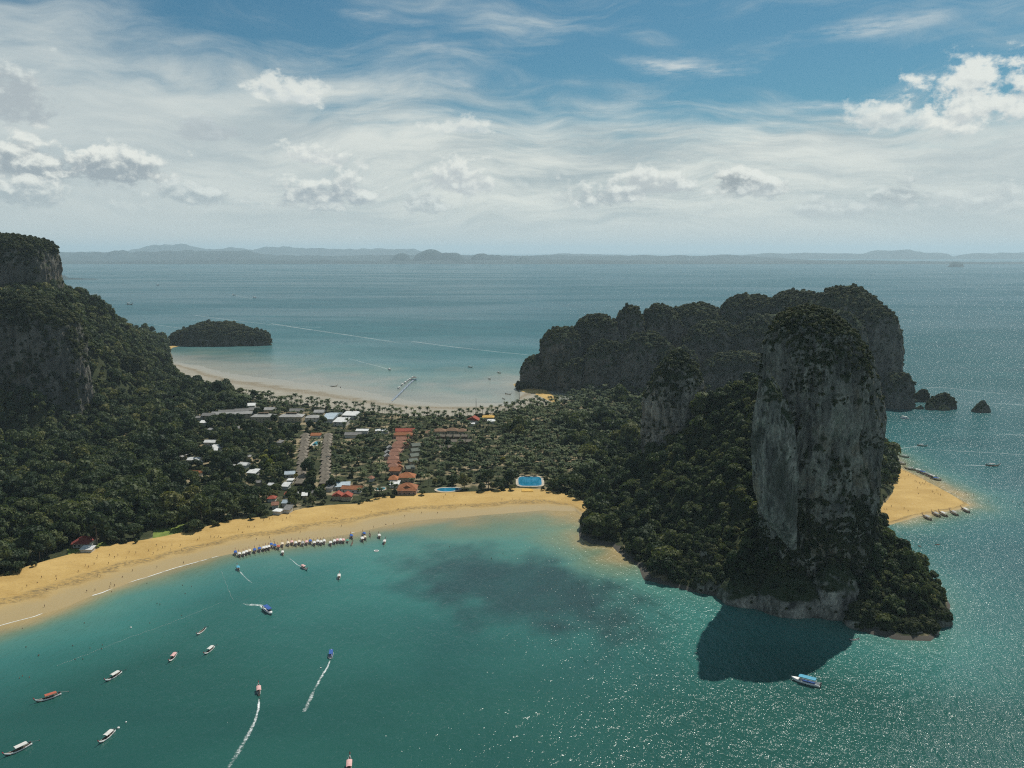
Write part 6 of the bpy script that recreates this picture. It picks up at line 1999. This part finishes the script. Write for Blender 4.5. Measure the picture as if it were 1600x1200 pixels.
LONG += [c1(*p) for p in [(177, 267), (210, 280), (253, 243), (265, 243), (308, 243), (383, 193), (435, 180), (462, 178), (545, 185), (575, 173), (605, 160), (953, 165), (983, 162), (995, 163), (1033, 223), (1280, 115), (1503, 90), (1560, 140), (1300, 225), (1400, 200), (1467, 197), (690, 275), (433, 322), (323, 335), (470, 340)]]
LONG += [c4(*p) for p in [(385, 1155), (580, 1180), (712, 1180), (765, 1065), (908, 1120), (948, 1115), (850, 1050), (780, 1045), (1250, 1075), (1340, 1070), (1400, 1070)]]
SWIM = [c5(*p) for p in [(1320, 445), (775, 632), (1020, 573), (1268, 587), (1330, 595), (1285, 645), (1110, 718), (1090, 713), (585, 848), (1262, 797), (1040, 848)]] + [c2(*p) for p in [(625, 222), (710, 200), (705, 228), (505, 205), (180, 215), (155, 85), (270, 270), (575, 297), (520, 300), (135, 430), (155, 415), (203, 425), (265, 275)]] + [(702, 852), (768, 870), (786, 862)]
POINT = [c8(*p) for p in [(860, 150), (893, 172), (877, 172), (918, 210), (925, 215), (945, 225), (955, 235), (965, 222), (975, 230), (985, 215), (1012, 235), (1025, 275), (1037, 295), (1030, 280), (1055, 265), (1062, 290), (1078, 297), (1070, 240), (1100, 250), (850, 383), (875, 397), (770, 372), (740, 385), (708, 410), (725, 385), (935, 255), (940, 290), (855, 200), (830, 190), (1215, 315), (1220, 325)]]
WADE = [c8(*p) for p in [(1145, 275), (1180, 275), (1187, 258), (1232, 270), (1240, 275), (1237, 290), (1255, 300), (1287, 290), (1285, 280), (1350, 293), (1380, 325), (1398, 292), (1430, 300), (1450, 310), (1457, 318), (1527, 325), (1560, 330), (1573, 345), (1597, 330)]]
WORD = ['navy', 'black', 'red', 'white', 'teal', 'brown']
def people(pts, place, group, wade):
    pts = sorted(pts)
    for i, (px, py) in enumerate(pts):
        p = at(px, py + 1.2, 0.8)
        z = sand_z(p[0], p[1])
        inwater = wade or z < -0.25
        pose = 'wade' if inwater else random.choice(['stand', 'walk', 'walk', 'stand', 'sit'])
        z = (-0.85 - 0.2 * random.random()) if inwater else max(z, -0.3)
        k = random.randrange(len(CLOTH))
        o = bpy.data.objects.new('person', BODY[(pose, k)]); COL.objects.link(o)
        o.location = (p[0], p[1], z)
        o.rotation_euler = (0, 0, random.uniform(0, 6.28))
        o.scale = (1.05,) * 3
        verb = {'stand': 'standing', 'walk': 'walking', 'sit': 'sitting', 'wade': 'wading'}[pose]
        n = len(pts)
        side = f'{nth(i + 1)} from the left' if i < n / 2 else f'{nth(n - i)} from the right'
        tag(o, f'person in {WORD[k]} swimwear {verb} {place}, {side}', 'person', group)
people(LONG, 'on the long beach', 'people on the long beach', False)
people(SWIM, 'off the long beach', 'bathers off the long beach', True)
people(POINT, 'on the sand point', 'people on the sand point', False)
people(WADE, 'off the sand point', 'bathers off the sand point', True)
